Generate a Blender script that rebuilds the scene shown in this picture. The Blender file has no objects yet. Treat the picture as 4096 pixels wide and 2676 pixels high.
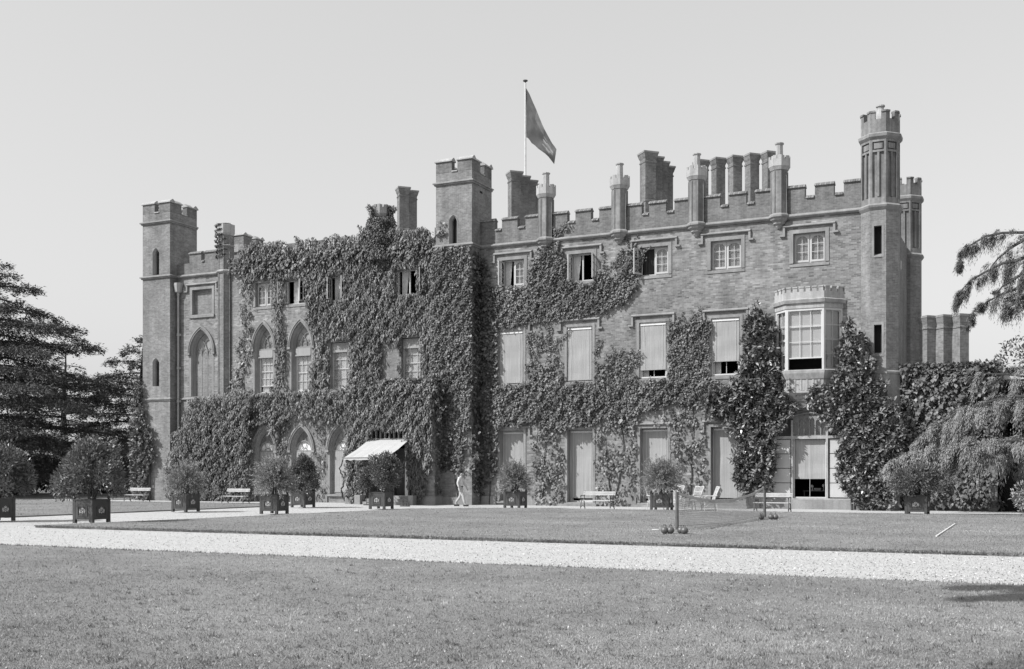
import bpy, math, random
import numpy as np
from mathutils import Vector, Matrix
random.seed(7)
RNG = np.random.default_rng(11)
R = math.radians
S = bpy.context.scene
COL = S.collection

# ------------------------------------------------------------------ camera, sky, sun, exposure
F, HY, CAMH, DIST = 4396.0, 1892.6, 1.65, 51.4      # pixels of a 4096 px wide frame; metres
TH = math.atan(2082 / 4396.0)
CT, ST = math.cos(TH), math.sin(TH)
cam = bpy.data.objects.new('camera', bpy.data.cameras.new('camera'))
COL.objects.link(cam)
cam.location = (0, -DIST, CAMH)
cam.rotation_euler = (math.pi / 2, 0, TH)
cam.data.sensor_width = 36
cam.data.lens = F / 4096 * 36
cam.data.shift_y = (HY - 1338) / 4096
cam.data.clip_end = 3000
S.camera = cam

SUN_AZ, SUN_EL = R(42), R(43)                        # light travels towards +X (along the front) and +Y (into it)
SUN = Vector((math.sin(SUN_AZ) * math.cos(SUN_EL), math.cos(SUN_AZ) * math.cos(SUN_EL), -math.sin(SUN_EL)))
W = bpy.data.worlds.new('World')
S.world = W
W.use_nodes = True
nt = W.node_tree
nt.nodes.clear()
sky = nt.nodes.new('ShaderNodeTexSky')
sky.sky_type = 'NISHITA'
sky.sun_disc = False
sky.sun_elevation = SUN_EL
sky.sun_rotation = math.atan2(-SUN.x, -SUN.y)
sky.altitude = 0
sky.air_density = 1.0
sky.dust_density = 2.0
sky.ozone_density = 1.0
bw = nt.nodes.new('ShaderNodeSeparateColor')          # blue sensitive black and white plate: the sky's blue channel
bg = nt.nodes.new('ShaderNodeBackground')
bg.inputs['Strength'].default_value = 0.15
wo = nt.nodes.new('ShaderNodeOutputWorld')
nt.links.new(sky.outputs[0], bw.inputs[0])
hz = nt.nodes.new('ShaderNodeMix')                     # a pale even summer haze over the whole dome
hz.data_type = 'FLOAT'
hz.inputs['Factor'].default_value = 0.55
hz.inputs['B'].default_value = 4.4
nt.links.new(bw.outputs['Blue'], hz.inputs['A'])
nt.links.new(hz.outputs[0], bg.inputs[0])
nt.links.new(bg.outputs[0], wo.inputs[0])
sl = bpy.data.lights.new('sun', 'SUN')
sl.energy = 5.0
sl.angle = R(0.55)
sl.color = (1, 1, 1)
so = bpy.data.objects.new('sun', sl)
COL.objects.link(so)
so.location = (-40, -60, 60)
so.rotation_euler = SUN.to_track_quat('-Z', 'Y').to_euler()
S.view_settings.view_transform = 'Standard'
S.view_settings.look = 'None'
S.view_settings.gamma = 1
S.view_settings.exposure = 0.2
S.view_settings.use_curve_mapping = False
S.cycles.max_bounces = 6
S.cycles.transparent_max_bounces = 12

# ------------------------------------------------------------------ pixel -> place (survey of the photograph)
def P(px, py, Y=0.0):
    """point of the vertical plane y = Y seen at a pixel of the 4096 px photograph -> X, Z"""
    r = (px - 2048) / F; t = (HY - py) / F
    l = (Y + DIST) / (r * ST + CT)
    return (l * (r * CT - ST), CAMH + l * t)
def G(px, py, z=0.0):
    """point of the ground seen at a pixel -> X, Y"""
    r = (px - 2048) / F; t = (HY - py) / F
    l = (z - CAMH) / t
    return (l * (r * CT - ST), l * (r * ST + CT) - DIST)
def CZ(px, py, zc):
    r = (px - 2048) / F; t = (HY - py) / F
    return Vector((zc * (r * CT - ST), zc * (r * ST + CT) - DIST, CAMH + zc * t))
K = 4096 / 2380.0

# ------------------------------------------------------------------ materials (all neutral greys: the plate is black and white)
def mat(name, base, rough=0.8, n=(3.0, 0.15), n2=None, streak=None, bump=None, tone=False, spec=0.3, kind=None, metallic=0.0, trans=0.0):
    m = bpy.data.materials.new(name)
    m.use_nodes = True
    T = m.node_tree
    b = T.nodes['Principled BSDF']
    b.inputs['Roughness'].default_value = rough
    b.inputs['Specular IOR Level'].default_value = spec
    b.inputs['Metallic'].default_value = metallic
    tc = T.nodes.new('ShaderNodeTexCoord')
    val = T.nodes.new('ShaderNodeValue'); val.outputs[0].default_value = base
    cur = val.outputs[0]
    def mul(a, bb):
        q = T.nodes.new('ShaderNodeMath'); q.operation = 'MULTIPLY'
        T.links.new(a, q.inputs[0]); T.links.new(bb, q.inputs[1]); return q.outputs[0]
    def noise(scale, amt, detail=5, vec=None, stretch=None):
        nn = T.nodes.new('ShaderNodeTexNoise')
        nn.inputs['Scale'].default_value = scale; nn.inputs['Detail'].default_value = detail
        src = tc.outputs['Object']
        if stretch:
            mp = T.nodes.new('ShaderNodeMapping'); mp.inputs['Scale'].default_value = stretch
            T.links.new(src, mp.inputs[0]); src = mp.outputs[0]
        T.links.new(src, nn.inputs['Vector'])
        r = T.nodes.new('ShaderNodeMapRange')
        r.inputs[1].default_value = 0.25; r.inputs[2].default_value = 0.75
        r.inputs[3].default_value = 1 - amt; r.inputs[4].default_value = 1 + amt
        T.links.new(nn.outputs['Fac'], r.inputs[0]); return r.outputs[0]
    if kind == 'brick':
        br = T.nodes.new('ShaderNodeTexBrick')
        br.inputs['Color1'].default_value = (.82, .82, .82, 1); br.inputs['Color2'].default_value = (1.17, 1.17, 1.17, 1)
        br.inputs['Mortar'].default_value = (1.38, 1.38, 1.38, 1)
        br.inputs['Scale'].default_value = 1.0; br.inputs['Mortar Size'].default_value = 0.0055
        br.inputs['Brick Width'].default_value = 0.235; br.inputs['Row Height'].default_value = 0.075
        T.links.new(tc.outputs['UV'], br.inputs['Vector'])
        cur = mul(cur, br.outputs['Color'])
        vr = T.nodes.new('ShaderNodeTexNoise'); vr.inputs['Scale'].default_value = 9; vr.inputs['Detail'].default_value = 3
        bp = T.nodes.new('ShaderNodeBump'); bp.inputs['Strength'].default_value = .5; bp.inputs['Distance'].default_value = .012
        ad = T.nodes.new('ShaderNodeMath'); ad.operation = 'SUBTRACT'
        T.links.new(tc.outputs['Object'], vr.inputs['Vector'])
        T.links.new(vr.outputs['Fac'], ad.inputs[0]); T.links.new(br.outputs['Fac'], ad.inputs[1])
        T.links.new(ad.outputs[0], bp.inputs['Height']); T.links.new(bp.outputs[0], b.inputs['Normal'])
    if n: cur = mul(cur, noise(*n))
    if n2: cur = mul(cur, noise(*n2))
    if streak: cur = mul(cur, noise(streak[0], streak[1], 4, None, streak[2]))
    if tone:
        at = T.nodes.new('ShaderNodeAttribute'); at.attribute_name = 'tone'
        cur = mul(cur, at.outputs['Fac'])
    if bump:
        nn = T.nodes.new('ShaderNodeTexNoise'); nn.inputs['Scale'].default_value = bump[0]; nn.inputs['Detail'].default_value = 4
        T.links.new(tc.outputs['Object'], nn.inputs['Vector'])
        bp = T.nodes.new('ShaderNodeBump'); bp.inputs['Strength'].default_value = bump[1]; bp.inputs['Distance'].default_value = bump[2] if len(bump) > 2 else .02
        T.links.new(nn.outputs['Fac'], bp.inputs['Height']); T.links.new(bp.outputs[0], b.inputs['Normal'])
    T.links.new(cur, b.inputs['Base Color'])
    if trans:
        tr = T.nodes.new('ShaderNodeBsdfTranslucent'); T.links.new(cur, tr.inputs[0])
        mx = T.nodes.new('ShaderNodeMixShader'); mx.inputs[0].default_value = trans
        out = T.nodes['Material Output']
        T.links.new(b.outputs[0], mx.inputs[1]); T.links.new(tr.outputs[0], mx.inputs[2]); T.links.new(mx.outputs[0], out.inputs[0])
    return m

M = {}
M['brick'] = mat('brick_wall', .185, .9, (1.1, .22), (7, .2), streak=(1.0, .2, (2.2, 2.2, .16)), kind='brick')
M['brickdark'] = mat('old_brick', .145, .9, (1.1, .22), (7, .2), streak=(1.0, .25, (2.5, 2.5, .2)), kind='brick')
M['brickloose'] = mat('brick_faces', .19, .9, (1.1, .22), (7, .16), streak=(1.0, .2, (2.2, 2.2, .16)), tone=True)
M['mortar'] = mat('mortar', .24, .95, (.7, .18), (9, .12), bump=(40, .4))
M['stone'] = mat('stone_dressing', .225, .85, (1.2, .2), (14, .12), streak=(1.0, .2, (4, 4, .3)), bump=(30, .3))
M['stonedark'] = mat('weathered_stone', .175, .85, (.9, .3), (7, .2), streak=(1.0, .4, (5, 5, .35)), bump=(25, .3))
M['coping'] = mat('coping_stone', .33, .8, (2.0, .18), (15, .14), streak=(1.0, .22, (6, 6, .5)), bump=(30, .3))
M['paint'] = mat('white_paint', .50, .5, (3, .06), spec=.4)
M['blind'] = mat('woven_blind', .295, .85, (1.2, .06), (60, .08), streak=(1.0, .16, (26, 26, .35)))
M['blindgrey'] = mat('muslin_blind', .38, .8, (1.0, .06))
M['sashgrey'] = mat('sash_paint', .42, .5, (3, .08), spec=.4)  # greyer than white_paint: shadow on the thin bars put into the colour
M['blindwhite'] = mat('white_blind', .74, .8, (1.0, .04))
M['cloth'] = mat('curtain_cloth', .62, .9, (4, .1))
M['duskcloth'] = mat('dark_curtain', .05, .9, (3, .2))
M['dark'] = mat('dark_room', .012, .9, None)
M['lead'] = mat('lead_pipe', .33, .6, (2, .2), spec=.5)
M['roof'] = mat('lead_roof', .45, .7, (1.5, .2))
M['ivy'] = mat('ivy_leaf', .12, .5, (.5, .28), (2.5, .2), tone=True, spec=.38, trans=.10)
M['magnolia'] = mat('magnolia_leaf', .21, .34, (1, .2), tone=True, spec=.6, trans=.06)
M['shrub'] = mat('shrub_leaf', .145, .45, (2, .25), tone=True, spec=.5, trans=.12)
M['feather'] = mat('feathery_leaf', .27, .55, (2, .25), tone=True, spec=.4, trans=.2)
M['cedar'] = mat('cedar_needle', .085, .7, (.4, .25), tone=True, spec=.2, trans=.08)
M['weep'] = mat('weeping_needle', .27, .65, (.6, .25), tone=True, spec=.25, trans=.12)
M['cedarpale'] = mat('feathery_needle', .12, .7, (.4, .25), tone=True, spec=.2, trans=.15)
M['bark'] = mat('bark', .06, .95, (6, .3), bump=(20, .6))
M['grass'] = mat('grass_blade', .26, .7, (.35, .22), (1.6, .2), tone=True, spec=.25, trans=.2)
M['turf'] = mat('turf', .19, .95, (.35, .2), (2.2, .14), bump=(60, .6, .03))
M['turflip'] = mat('turf_edge_soil', .05, .95, (8, .3))
M['gravel'] = mat('gravel', .425, .95, (7, .14), (26, .34), streak=(1.0, .07, (.12, 2.2, 1)), bump=(70, .8, .02))
M['pebble'] = mat('loose_pebble', .42, .9, (3, .1), tone=True)
M['panelpaint'] = mat('panel_paint', .46, .6, (2, .08))
M['planter'] = mat('dark_painted_oak', .055, .45, (5, .2), spec=.45)
M['emblem'] = mat('emblem_paint', .5, .5, (20, .2))
M['iron'] = mat('dark_iron', .05, .5, (8, .2), spec=.5, metallic=.2)
M['ball'] = mat('iron_ball', .09, .42, (12, .2), spec=.6)
M['wood'] = mat('bench_wood', .52, .7, (6, .15))
M['wicker'] = mat('white_wicker', .52, .6, (10, .1))
M['net'] = mat('net_cord', .16, .9, (10, .2))
M['tape'] = mat('net_band', .40, .85, (6, .15))
M['post'] = mat('post_wood', .10, .6, (8, .3))
M['canvas'] = mat('awning_canvas', .47, .85, (3, .05), trans=.15)
M['flagcloth'] = mat('flag_bunting', .085, .85, (1.5, .35), tone=True, trans=.25)
M['line'] = mat('lawn_chalk', .34, .95, (9, .25))
M['white'] = mat('white_lath', .6, .7, (9, .05))
M['skin'] = mat('skin', .38, .55, (10, .06))
M['shirt'] = mat('white_shirt', .52, .9, (8, .06))
M['trouser'] = mat('pale_trousers', .4, .9, (8, .08))
M['hair'] = mat('dark_hair', .03, .6, (40, .3))
M['shoe'] = mat('dark_shoe', .03, .4, (8, .1))
M['soil'] = mat('potting_soil', .05, .95, (15, .3))
def glass_mat():
    m = bpy.data.materials.new('window_glass'); m.use_nodes = True
    T = m.node_tree; T.nodes.clear()
    o = T.nodes.new('ShaderNodeOutputMaterial'); t = T.nodes.new('ShaderNodeBsdfTransparent'); g = T.nodes.new('ShaderNodeBsdfGlossy')
    t.inputs[0].default_value = (.82, .82, .82, 1); g.inputs['Roughness'].default_value = .03
    lw = T.nodes.new('ShaderNodeLayerWeight'); lw.inputs[0].default_value = .5
    pw = T.nodes.new('ShaderNodeMath'); pw.operation = 'POWER'; pw.inputs[1].default_value = 4.0
    fr = T.nodes.new('ShaderNodeMath'); fr.operation = 'MULTIPLY_ADD'; fr.inputs[1].default_value = .7; fr.inputs[2].default_value = .06
    T.links.new(lw.outputs['Facing'], pw.inputs[0]); T.links.new(pw.outputs[0], fr.inputs[0])
    nz = T.nodes.new('ShaderNodeTexNoise'); nz.inputs['Scale'].default_value = 1.6
    bp = T.nodes.new('ShaderNodeBump'); bp.inputs['Strength'].default_value = .06; bp.inputs['Distance'].default_value = .05
    mx = T.nodes.new('ShaderNodeMixShader')
    T.links.new(nz.outputs[0], bp.inputs['Height']); T.links.new(bp.outputs[0], g.inputs['Normal'])
    T.links.new(fr.outputs[0], mx.inputs[0]); T.links.new(t.outputs[0], mx.inputs[1]); T.links.new(g.outputs[0], mx.inputs[2]); T.links.new(mx.outputs[0], o.inputs[0])
    return m
M['glass'] = glass_mat()

# ------------------------------------------------------------------ mesh helpers
class MB:
    def __init__(s): s.v = []; s.f = []
    def vs(s, pts):
        i = len(s.v); s.v.extend(tuple(p) for p in pts); return i
    def poly(s, pts):
        i = s.vs(pts); s.f.append(tuple(range(i, i + len(pts))))
    def box(s, x0, x1, y0, y1, z0, z1):
        i = s.vs([(x0, y0, z0), (x1, y0, z0), (x1, y1, z0), (x0, y1, z0), (x0, y0, z1), (x1, y0, z1), (x1, y1, z1), (x0, y1, z1)])
        for q in ((3, 2, 1, 0), (4, 5, 6, 7), (0, 1, 5, 4), (1, 2, 6, 5), (2, 3, 7, 6), (3, 0, 4, 7)): s.f.append(tuple(i + k for k in q))
        return s
    def obox(s, c, hx, hy, hz, rz=0.0, rx=0.0):
        m = Matrix.Translation(c) @ Matrix.Rotation(rz, 4, 'Z') @ Matrix.Rotation(rx, 4, 'X')
        i = len(s.v); s.box(-hx, hx, -hy, hy, -hz, hz)
        for k in range(i, len(s.v)): s.v[k] = tuple(m @ Vector(s.v[k]))
        return s
    def prism(s, poly, axis, a, b):
        """polygon (2-D, counter-clockwise) extruded from a to b along axis x, y or z"""
        def m3(p, t):
            return {'x': (t, p[0], p[1]), 'y': (p[0], t, p[1]), 'z': (p[0], p[1], t)}[axis]
        n = len(poly); i = s.vs([m3(p, a) for p in poly] + [m3(p, b) for p in poly])
        s.f.append(tuple(i + k for k in range(n))[::-1]); s.f.append(tuple(i + n + k for k in range(n)))
        for k in range(n): s.f.append((i + k, i + (k + 1) % n, i + n + (k + 1) % n, i + n + k))
        return s
    def lathe(s, cx, cy, prof, n=8, rot=None, cap=True):
        """prof: (z, apothem) from bottom to top; n sides, flat faces to the axes when n = 8"""
        rot = math.pi / n if rot is None else rot
        k = 1 / math.cos(math.pi / n); i = len(s.v)
        for z, r in prof:
            for a in range(n):
                t = rot + 2 * math.pi * a / n
                s.v.append((cx + r * k * math.cos(t), cy + r * k * math.sin(t), z))
        for j in range(len(prof) - 1):
            for a in range(n):
                b = (a + 1) % n
                s.f.append((i + j * n + a, i + j * n + b, i + (j + 1) * n + b, i + (j + 1) * n + a))
        if cap:
            s.f.append(tuple(i + a for a in range(n))[::-1]); e = i + (len(prof) - 1) * n
            s.f.append(tuple(e + a for a in range(n)))
        return s
    def tube(s, pts, r, n=6, r1=None):
        pts = [Vector(p) for p in pts]; i0 = len(s.v); m = len(pts); r1 = r if r1 is None else r1
        for j, p in enumerate(pts):
            d = (pts[min(j + 1, m - 1)] - pts[max(j - 1, 0)])
            d = d.normalized() if d.length > 1e-9 else Vector((0, 0, 1))
            u = d.cross(Vector((0, 0, 1)));
            if u.length < .05: u = d.cross(Vector((0, 1, 0)))
            u.normalize(); w = d.cross(u); rr = r + (r1 - r) * j / max(m - 1, 1)
            for a in range(n):
                t = 2 * math.pi * a / n
                s.v.append(tuple(p + u * (rr * math.cos(t)) + w * (rr * math.sin(t))))
        for j in range(m - 1):
            for a in range(n):
                b = (a + 1) % n
                s.f.append((i0 + j * n + a, i0 + j * n + b, i0 + (j + 1) * n + b, i0 + (j + 1) * n + a))
        s.f.append(tuple(i0 + a for a in range(n))[::-1]); e = i0 + (m - 1) * n; s.f.append(tuple(e + a for a in range(n)))
        return s
    def strip(s, A, B):
        """quads between two polylines of equal length"""
        for k in range(len(A) - 1): s.poly([A[k], A[k + 1], B[k + 1], B[k]])
        return s
    def mesh(s, name):
        me = bpy.data.meshes.new(name)
        me.from_pydata(s.v, [], s.f); me.update()
        nl = len(me.loops)
        if nl:
            uv = me.uv_layers.new(name='UVMap')
            co = np.empty(len(me.vertices) * 3, np.float32); me.vertices.foreach_get('co', co); co = co.reshape(-1, 3)
            li = np.empty(nl, np.int32); me.loops.foreach_get('vertex_index', li)
            pn = np.empty(len(me.polygons) * 3, np.float32); me.polygons.foreach_get('normal', pn); pn = pn.reshape(-1, 3)
            lt = np.empty(len(me.polygons), np.int32); me.polygons.foreach_get('loop_total', lt)
            ln = np.repeat(pn, lt, axis=0); p = co[li]
            h = np.hypot(ln[:, 0], ln[:, 1]); hh = np.maximum(h, 1e-6)
            u = np.where(h > .5, (-ln[:, 1] * p[:, 0] + ln[:, 0] * p[:, 1]) / hh, p[:, 0]); v = np.where(h > .5, p[:, 2], p[:, 1])
            uv.data.foreach_set('uv', np.stack([u, v], 1).astype(np.float32).ravel())
        return me
    def build(s, name, m, parent=None, smooth=False):
        me = s.mesh(name); me.materials.append(M[m] if isinstance(m, str) else m)
        if smooth: me.shade_smooth()
        return link(name, me, parent)

def link(name, data, parent=None):
    """children are built in world coordinates, below a thing that stands at its own base"""
    o = bpy.data.objects.new(name, data); COL.objects.link(o)
    if parent is not None:
        o.parent = parent; o.matrix_parent_inverse = Matrix.Translation(-WORLD.get(parent.name, Vector((0, 0, 0))))
    return o
WORLD = {}
def tag(o, label=None, cat=None, group=None, kind=None):
    if label: o['label'] = label
    if cat: o['category'] = cat
    if group: o['group'] = group
    if kind: o['kind'] = kind
    return o
def thing(name, label, cat, loc=(0, 0, 0), group=None):
    o = bpy.data.objects.new(name, None); COL.objects.link(o); o.location = loc
    o.empty_display_size = .3
    WORLD[o.name] = Vector(loc)
    return tag(o, label, cat, group)
def local(o):
    """children of o are built in o's own coordinates (for things that get copied)"""
    WORLD[o.name] = Vector((0, 0, 0)); return o
def copy_tree(o, loc, rz=0.0, label=None, scale=None, parent=None):
    c = o.copy(); COL.objects.link(c)
    if parent is None:
        c.location = loc; c.rotation_euler.z = rz
        if scale: c.scale = (scale,) * 3
        if label: c['label'] = label
    else:
        c.parent = parent; c.matrix_parent_inverse = o.matrix_parent_inverse.copy()
    for ch in list(o.children): copy_tree(ch, None, 0, None, None, c)
    return c
def leafmesh(name, C, U, Wd, L, B, tone, m, parent=None, fold=.12, oval=False):
    """kite-shaped leaves: C base (n,3), U length direction, Wd width direction, L length, B breadth"""
    n = len(C)
    L = np.broadcast_to(L, (n,))[:, None]; B = np.broadcast_to(B, (n,))[:, None]
    N = np.cross(U, Wd)
    mid = C + U * L * .42 + N * L * fold
    k = 6 if oval else 4
    if oval:
        m1, m2 = C + U * L * .28 + N * L * fold, C + U * L * .70 + N * L * fold
        V = np.stack([C, m1 - Wd * B * .46, m2 - Wd * B * .42, C + U * L, m2 + Wd * B * .42, m1 + Wd * B * .46], 1).reshape(-1, 3).astype(np.float32)
    else: V = np.stack([C, mid - Wd * B * .5, C + U * L, mid + Wd * B * .5], 1).reshape(-1, 3).astype(np.float32)
    me = bpy.data.meshes.new(name)
    me.vertices.add(k * n); me.vertices.foreach_set('co', V.ravel())
    me.loops.add(k * n); me.loops.foreach_set('vertex_index', np.arange(k * n, dtype=np.int32))
    me.polygons.add(n); me.polygons.foreach_set('loop_start', np.arange(0, k * n, k, dtype=np.int32))
    me.update(calc_edges=True)
    a = me.attributes.new('tone', 'FLOAT', 'FACE'); a.data.foreach_set('value', np.asarray(tone, np.float32))
    me.materials.append(M[m]); me.validate()
    return link(name, me, parent)
def unit(a): return a / np.maximum(np.linalg.norm(a, axis=-1, keepdims=True), 1e-9)
def inpoly(x, y, poly):
    c = np.zeros(len(x), bool); n = len(poly); j = n - 1
    for i in range(n):
        xi, yi = poly[i]; xj, yj = poly[j]
        if yi != yj:
            c ^= ((yi > y) != (yj > y)) & (x < (xj - xi) * (y - yi) / (yj - yi) + xi)
        j = i
    return c
def wob(x, y, f=1.0, seed=0.0):
    return (np.sin(x * 1.7 * f + seed) * np.cos(y * 2.3 * f + seed * 1.7) + .6 * np.sin(x * 4.1 * f - y * 3.3 * f + seed * 2.1) + .4 * np.cos(x * 7.7 * f + y * 9.1 * f + seed)) / 2

# ------------------------------------------------------------------ ground
Z_STR, Z_LOW = 13.6, 6.2                             # string courses
def slab(name, poly, z0, z1, m, kind='structure'):
    return tag(MB().prism(poly, 'z', z0, z1).build(name, m), kind=kind)
tag(MB().box(-900, 900, -300, 1200, -1.2, -.02).build('ground', 'turf'), kind='structure')
slab('gravel_path', [(-90, -60), (60, -60), (60, .4), (-90, .4)], -.3, 0.0, 'gravel')
def rounded(poly, step=.5, amp=.05, seed=1):
    """lawn outline with a slightly uneven cut edge"""
    out = []
    rr = random.Random(seed)
    for i, p in enumerate(poly):
        q = poly[(i + 1) % len(poly)]; L = math.hypot(q[0] - p[0], q[1] - p[1]); k = max(1, min(200, int(L / step)))
        for j in range(k): out.append((p[0] + (q[0] - p[0]) * j / k + rr.uniform(-amp, amp), p[1] + (q[1] - p[1]) * j / k + rr.uniform(-amp, amp)))
    return out
TENNIS = [(-27.3, -27.5), (60, -27.5), (60, -5.4), (-20, -5.9), (-23, -6.5), (-24.6, -8.6), (-25.6, -12.9), (-26.5, -22.5)]
FRONT = [(-60, -59), (60, -59), (60, -34.1), (-60, -34.1)]
WEDGE = [(-48.5, -23.2), (-34.2, -22.8), (-33.8, -8.6), (-34.4, -4.1), (-89, -4.1), (-89, -23.2)]
slab('tennis_lawn', rounded(TENNIS, .4, .025, 1), -.2, .07, 'turf')
slab('front_lawn', rounded(FRONT, .4, .03, 2), -.2, .05, 'turf')
slab('side_lawn', rounded(WEDGE, .4, .03, 3), -.2, .05, 'turf')
slab('far_lawn', [(-400, -1), (-51, -1), (-51, 250), (-400, 250)], -.2, .03, 'turf')

# ------------------------------------------------------------------ mansion
MAN = thing('mansion', 'long battlemented brick mansion covered in creeper, with towers and turrets', 'mansion', (-27, 0, 0))
LT = (-48.91, -46.76)                                # left tower, x
CTW = (-28.31, -26.19)                               # central tower, x
PW = .45                                             # wall thickness
OPEN = []                                            # openings in the front: x0, x1, z0, z1
UPR = [(-24.95, -23.63), (-21.14, -19.82), (-17.43, -15.94), (-13.88, -12.38), (-10.00, -8.52)]
UPL = [(-40.87, -39.55), (-38.72, -37.22), (-35.76, -34.52), (-31.32, -29.84)]
MID = [(-25.10, -23.66), (-21.30, -19.86), (-17.46, -16.00), (-13.87, -12.42)]
GRD = [(-25.08, -23.65), (-21.28, -19.84), (-17.42, -15.95), (-13.89, -12.46)]
UZ, MZ, GZ = (11.30, 12.71), (6.26, 9.05), (.16, 3.88)
GOT = [(-40.91, -39.58), (-38.30, -36.92)]
LOW = [(-40.88, -39.50), (-38.30, -36.90), (-35.66, -34.30)]
BIG = [(-35.64, -34.23), (-31.02, -29.62)]
BLIND_ARCH, PANEL = (-45.66, -44.05, 6.25, 10.17), (-45.60, -44.03, 11.12, 12.66)
for x0, x1 in UPR + UPL: OPEN.append((x0, x1) + UZ)
for x0, x1 in MID: OPEN.append((x0, x1) + MZ)
for x0, x1 in GRD: OPEN.append((x0, x1) + GZ)
for x0, x1 in GOT: OPEN.append((x0, x1, 6.25, 10.2))
for x0, x1 in LOW: OPEN.append((x0, x1, .48, 4.22))
for x0, x1 in BIG: OPEN.append((x0, x1, 6.3, 9.02))
OPEN += [BLIND_ARCH, PANEL, (-11.15, -7.32, .5, 4.35), (-10.2, -8.5, 6.3, 9.1)]
DOOR = (-31.45, -29.6, .45, 4.0)
OPEN.append(DOOR)
FX0, FX1 = -46.76, -6.75
def grid_wall(x0, x1, z0, z1, holes, y, m, name, parent, depth=PW):
    b = MB()
    xs = sorted({x0, x1} | {v for h in holes for v in h[:2] if x0 < v < x1}); zs = sorted({z0, z1} | {v for h in holes for v in h[2:] if z0 < v < z1})
    for i in range(len(xs) - 1):
        for j in range(len(zs) - 1):
            cx, cz = (xs[i] + xs[i + 1]) / 2, (zs[j] + zs[j + 1]) / 2
            if any(h[0] < cx < h[1] and h[2] < cz < h[3] for h in holes): continue
            b.poly([(xs[i], y, zs[j]), (xs[i + 1], y, zs[j]), (xs[i + 1], y, zs[j + 1]), (xs[i], y, zs[j + 1])])
            b.poly([(xs[i], y + depth, zs[j]), (xs[i], y + depth, zs[j + 1]), (xs[i + 1], y + depth, zs[j + 1]), (xs[i + 1], y + depth, zs[j])])
    for h in holes:
        a, c, d, e = h
        b.poly([(a, y, d), (a, y, e), (a, y + depth, e), (a, y + depth, d)]); b.poly([(c, y, d), (c, y + depth, d), (c, y + depth, e), (c, y, e)])
        b.poly([(a, y, e), (c, y, e), (c, y + depth, e), (a, y + depth, e)]); b.poly([(a, y, d), (a, y + depth, d), (c, y + depth, d), (c, y, d)])
    return b.build(name, m, parent)
WALL = grid_wall(FX0, FX1, -.1, Z_STR - .1, OPEN, 0.0, 'brick', 'wall', MAN)
b = MB().box(FX0 + .1, FX1 - .1, 12.4, 12.9, -.1, 13.4); b.box(FX0, FX0 + .4, PW + .01, 12.39, -.1, 13.4); b.box(FX1 + .2, FX1 + .6, .9, 11.6, -.1, 13.9)
b.build('rear_wall', 'brickdark', MAN)
MB().box(FX0 + .41, FX1 + .1, PW + .02, 12.38, 13.2, 13.42).build('roof', 'roof', MAN)
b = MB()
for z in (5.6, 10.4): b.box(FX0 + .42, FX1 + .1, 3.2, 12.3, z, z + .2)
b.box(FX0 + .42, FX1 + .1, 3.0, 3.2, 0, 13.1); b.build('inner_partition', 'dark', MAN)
# plinth of pale render along the foot of the wall
b = MB()
segs = [(FX0, -45.1), (-45.1, -41.0), (-39.4, -38.45), (-36.75, -35.8), (-34.2, -33.32), (-26.1, -25.25), (-23.5, -21.45), (-19.68, -17.58), (-15.8, -14.05), (-12.3, -11.3), (-7.2, -6.95)]
for x0, x1 in segs: MB().box(x0, x1, -.07, -.001, -.05, .46).build('plinth', 'stone', MAN)

# loose brick faces: every brick of the bare stretches of wall is a small block standing proud of the mortar
def brick_skin(regions, holes, y=0.0):
    cand = []
    for x0, x1, z0, z1 in regions:
        for r in range(int((z1 - z0) / .075)):
            row = math.ceil(z0 / .075) + r; k0 = math.ceil(x0 / .235) + 1; off = .0055 - (.1175 if row % 2 == 0 else 0)   # same bond as the wall behind
            for k in range(int((x1 - x0) / .235) - 1): cand.append(((k0 + k) * .235 + off, row * .075 + .0055))
    c = np.array(cand); pad = .30
    keep = np.ones(len(c), bool)
    for h in holes:
        keep &= ~((c[:, 0] + .225 > h[0] - pad * .3) & (c[:, 0] < h[1] + pad * .3) & (c[:, 1] + .065 > h[2] - .1) & (c[:, 1] < h[3] + .12))
    return c[keep]
BX = brick_skin([(-26.15, -6.8, .5, 13.42), (-46.7, -43.5, 6.3, 13.42), (-42.7, -33.4, 6.3, 13.42)], OPEN)
BX = BX[RNG.random(len(BX)) > .06]
near = (BX[:, 0] > -8.3) & (BX[:, 1] > 9.0)
nb = BX[near][:300]; far = np.concatenate([BX[near][300:], BX[~near]])
def brick_block(x, z, d):
    return [(x, -d, z), (x + .224, -d, z), (x + .224, -d, z + .064), (x, -d, z + .064), (x, 0, z), (x + .224, 0, z), (x + .224, 0, z + .064), (x, 0, z + .064)]
BQ = ((0, 1, 2, 3), (0, 4, 5, 1), (1, 5, 6, 2), (2, 6, 7, 3), (3, 7, 4, 0))
protos = []
for k in range(6):
    me = bpy.data.meshes.new('brick'); me.from_pydata(brick_block(0, 0, .0015 + .0015 * (k % 3)), [], BQ); me.update()
    a = me.attributes.new('tone', 'FLOAT', 'FACE'); a.data.foreach_set('value', [[.66, .84, 1.0, 1.14, 1.34, .95][k]] * 5)
    me.materials.append(M['brickloose']); protos.append(me)
for x, z in nb:
    o = link('brick', random.choice(protos), WALL); o.location = (x, 0, z)
d = RNG.uniform(.001, .005, len(far))
V = np.concatenate([np.array(brick_block(0, 0, 1.0))[None] * np.stack([np.ones(len(far)), d, np.ones(len(far))], 1)[:, None, :] + np.stack([far[:, 0], 0 * d, far[:, 1]], 1)[:, None, :]]).reshape(-1, 3)
Fq = (np.array(BQ)[None] + 8 * np.arange(len(far))[:, None, None]).reshape(-1, 4)
me = bpy.data.meshes.new('brickwork'); me.vertices.add(len(V)); me.vertices.foreach_set('co', V.astype(np.float32).ravel())
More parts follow.
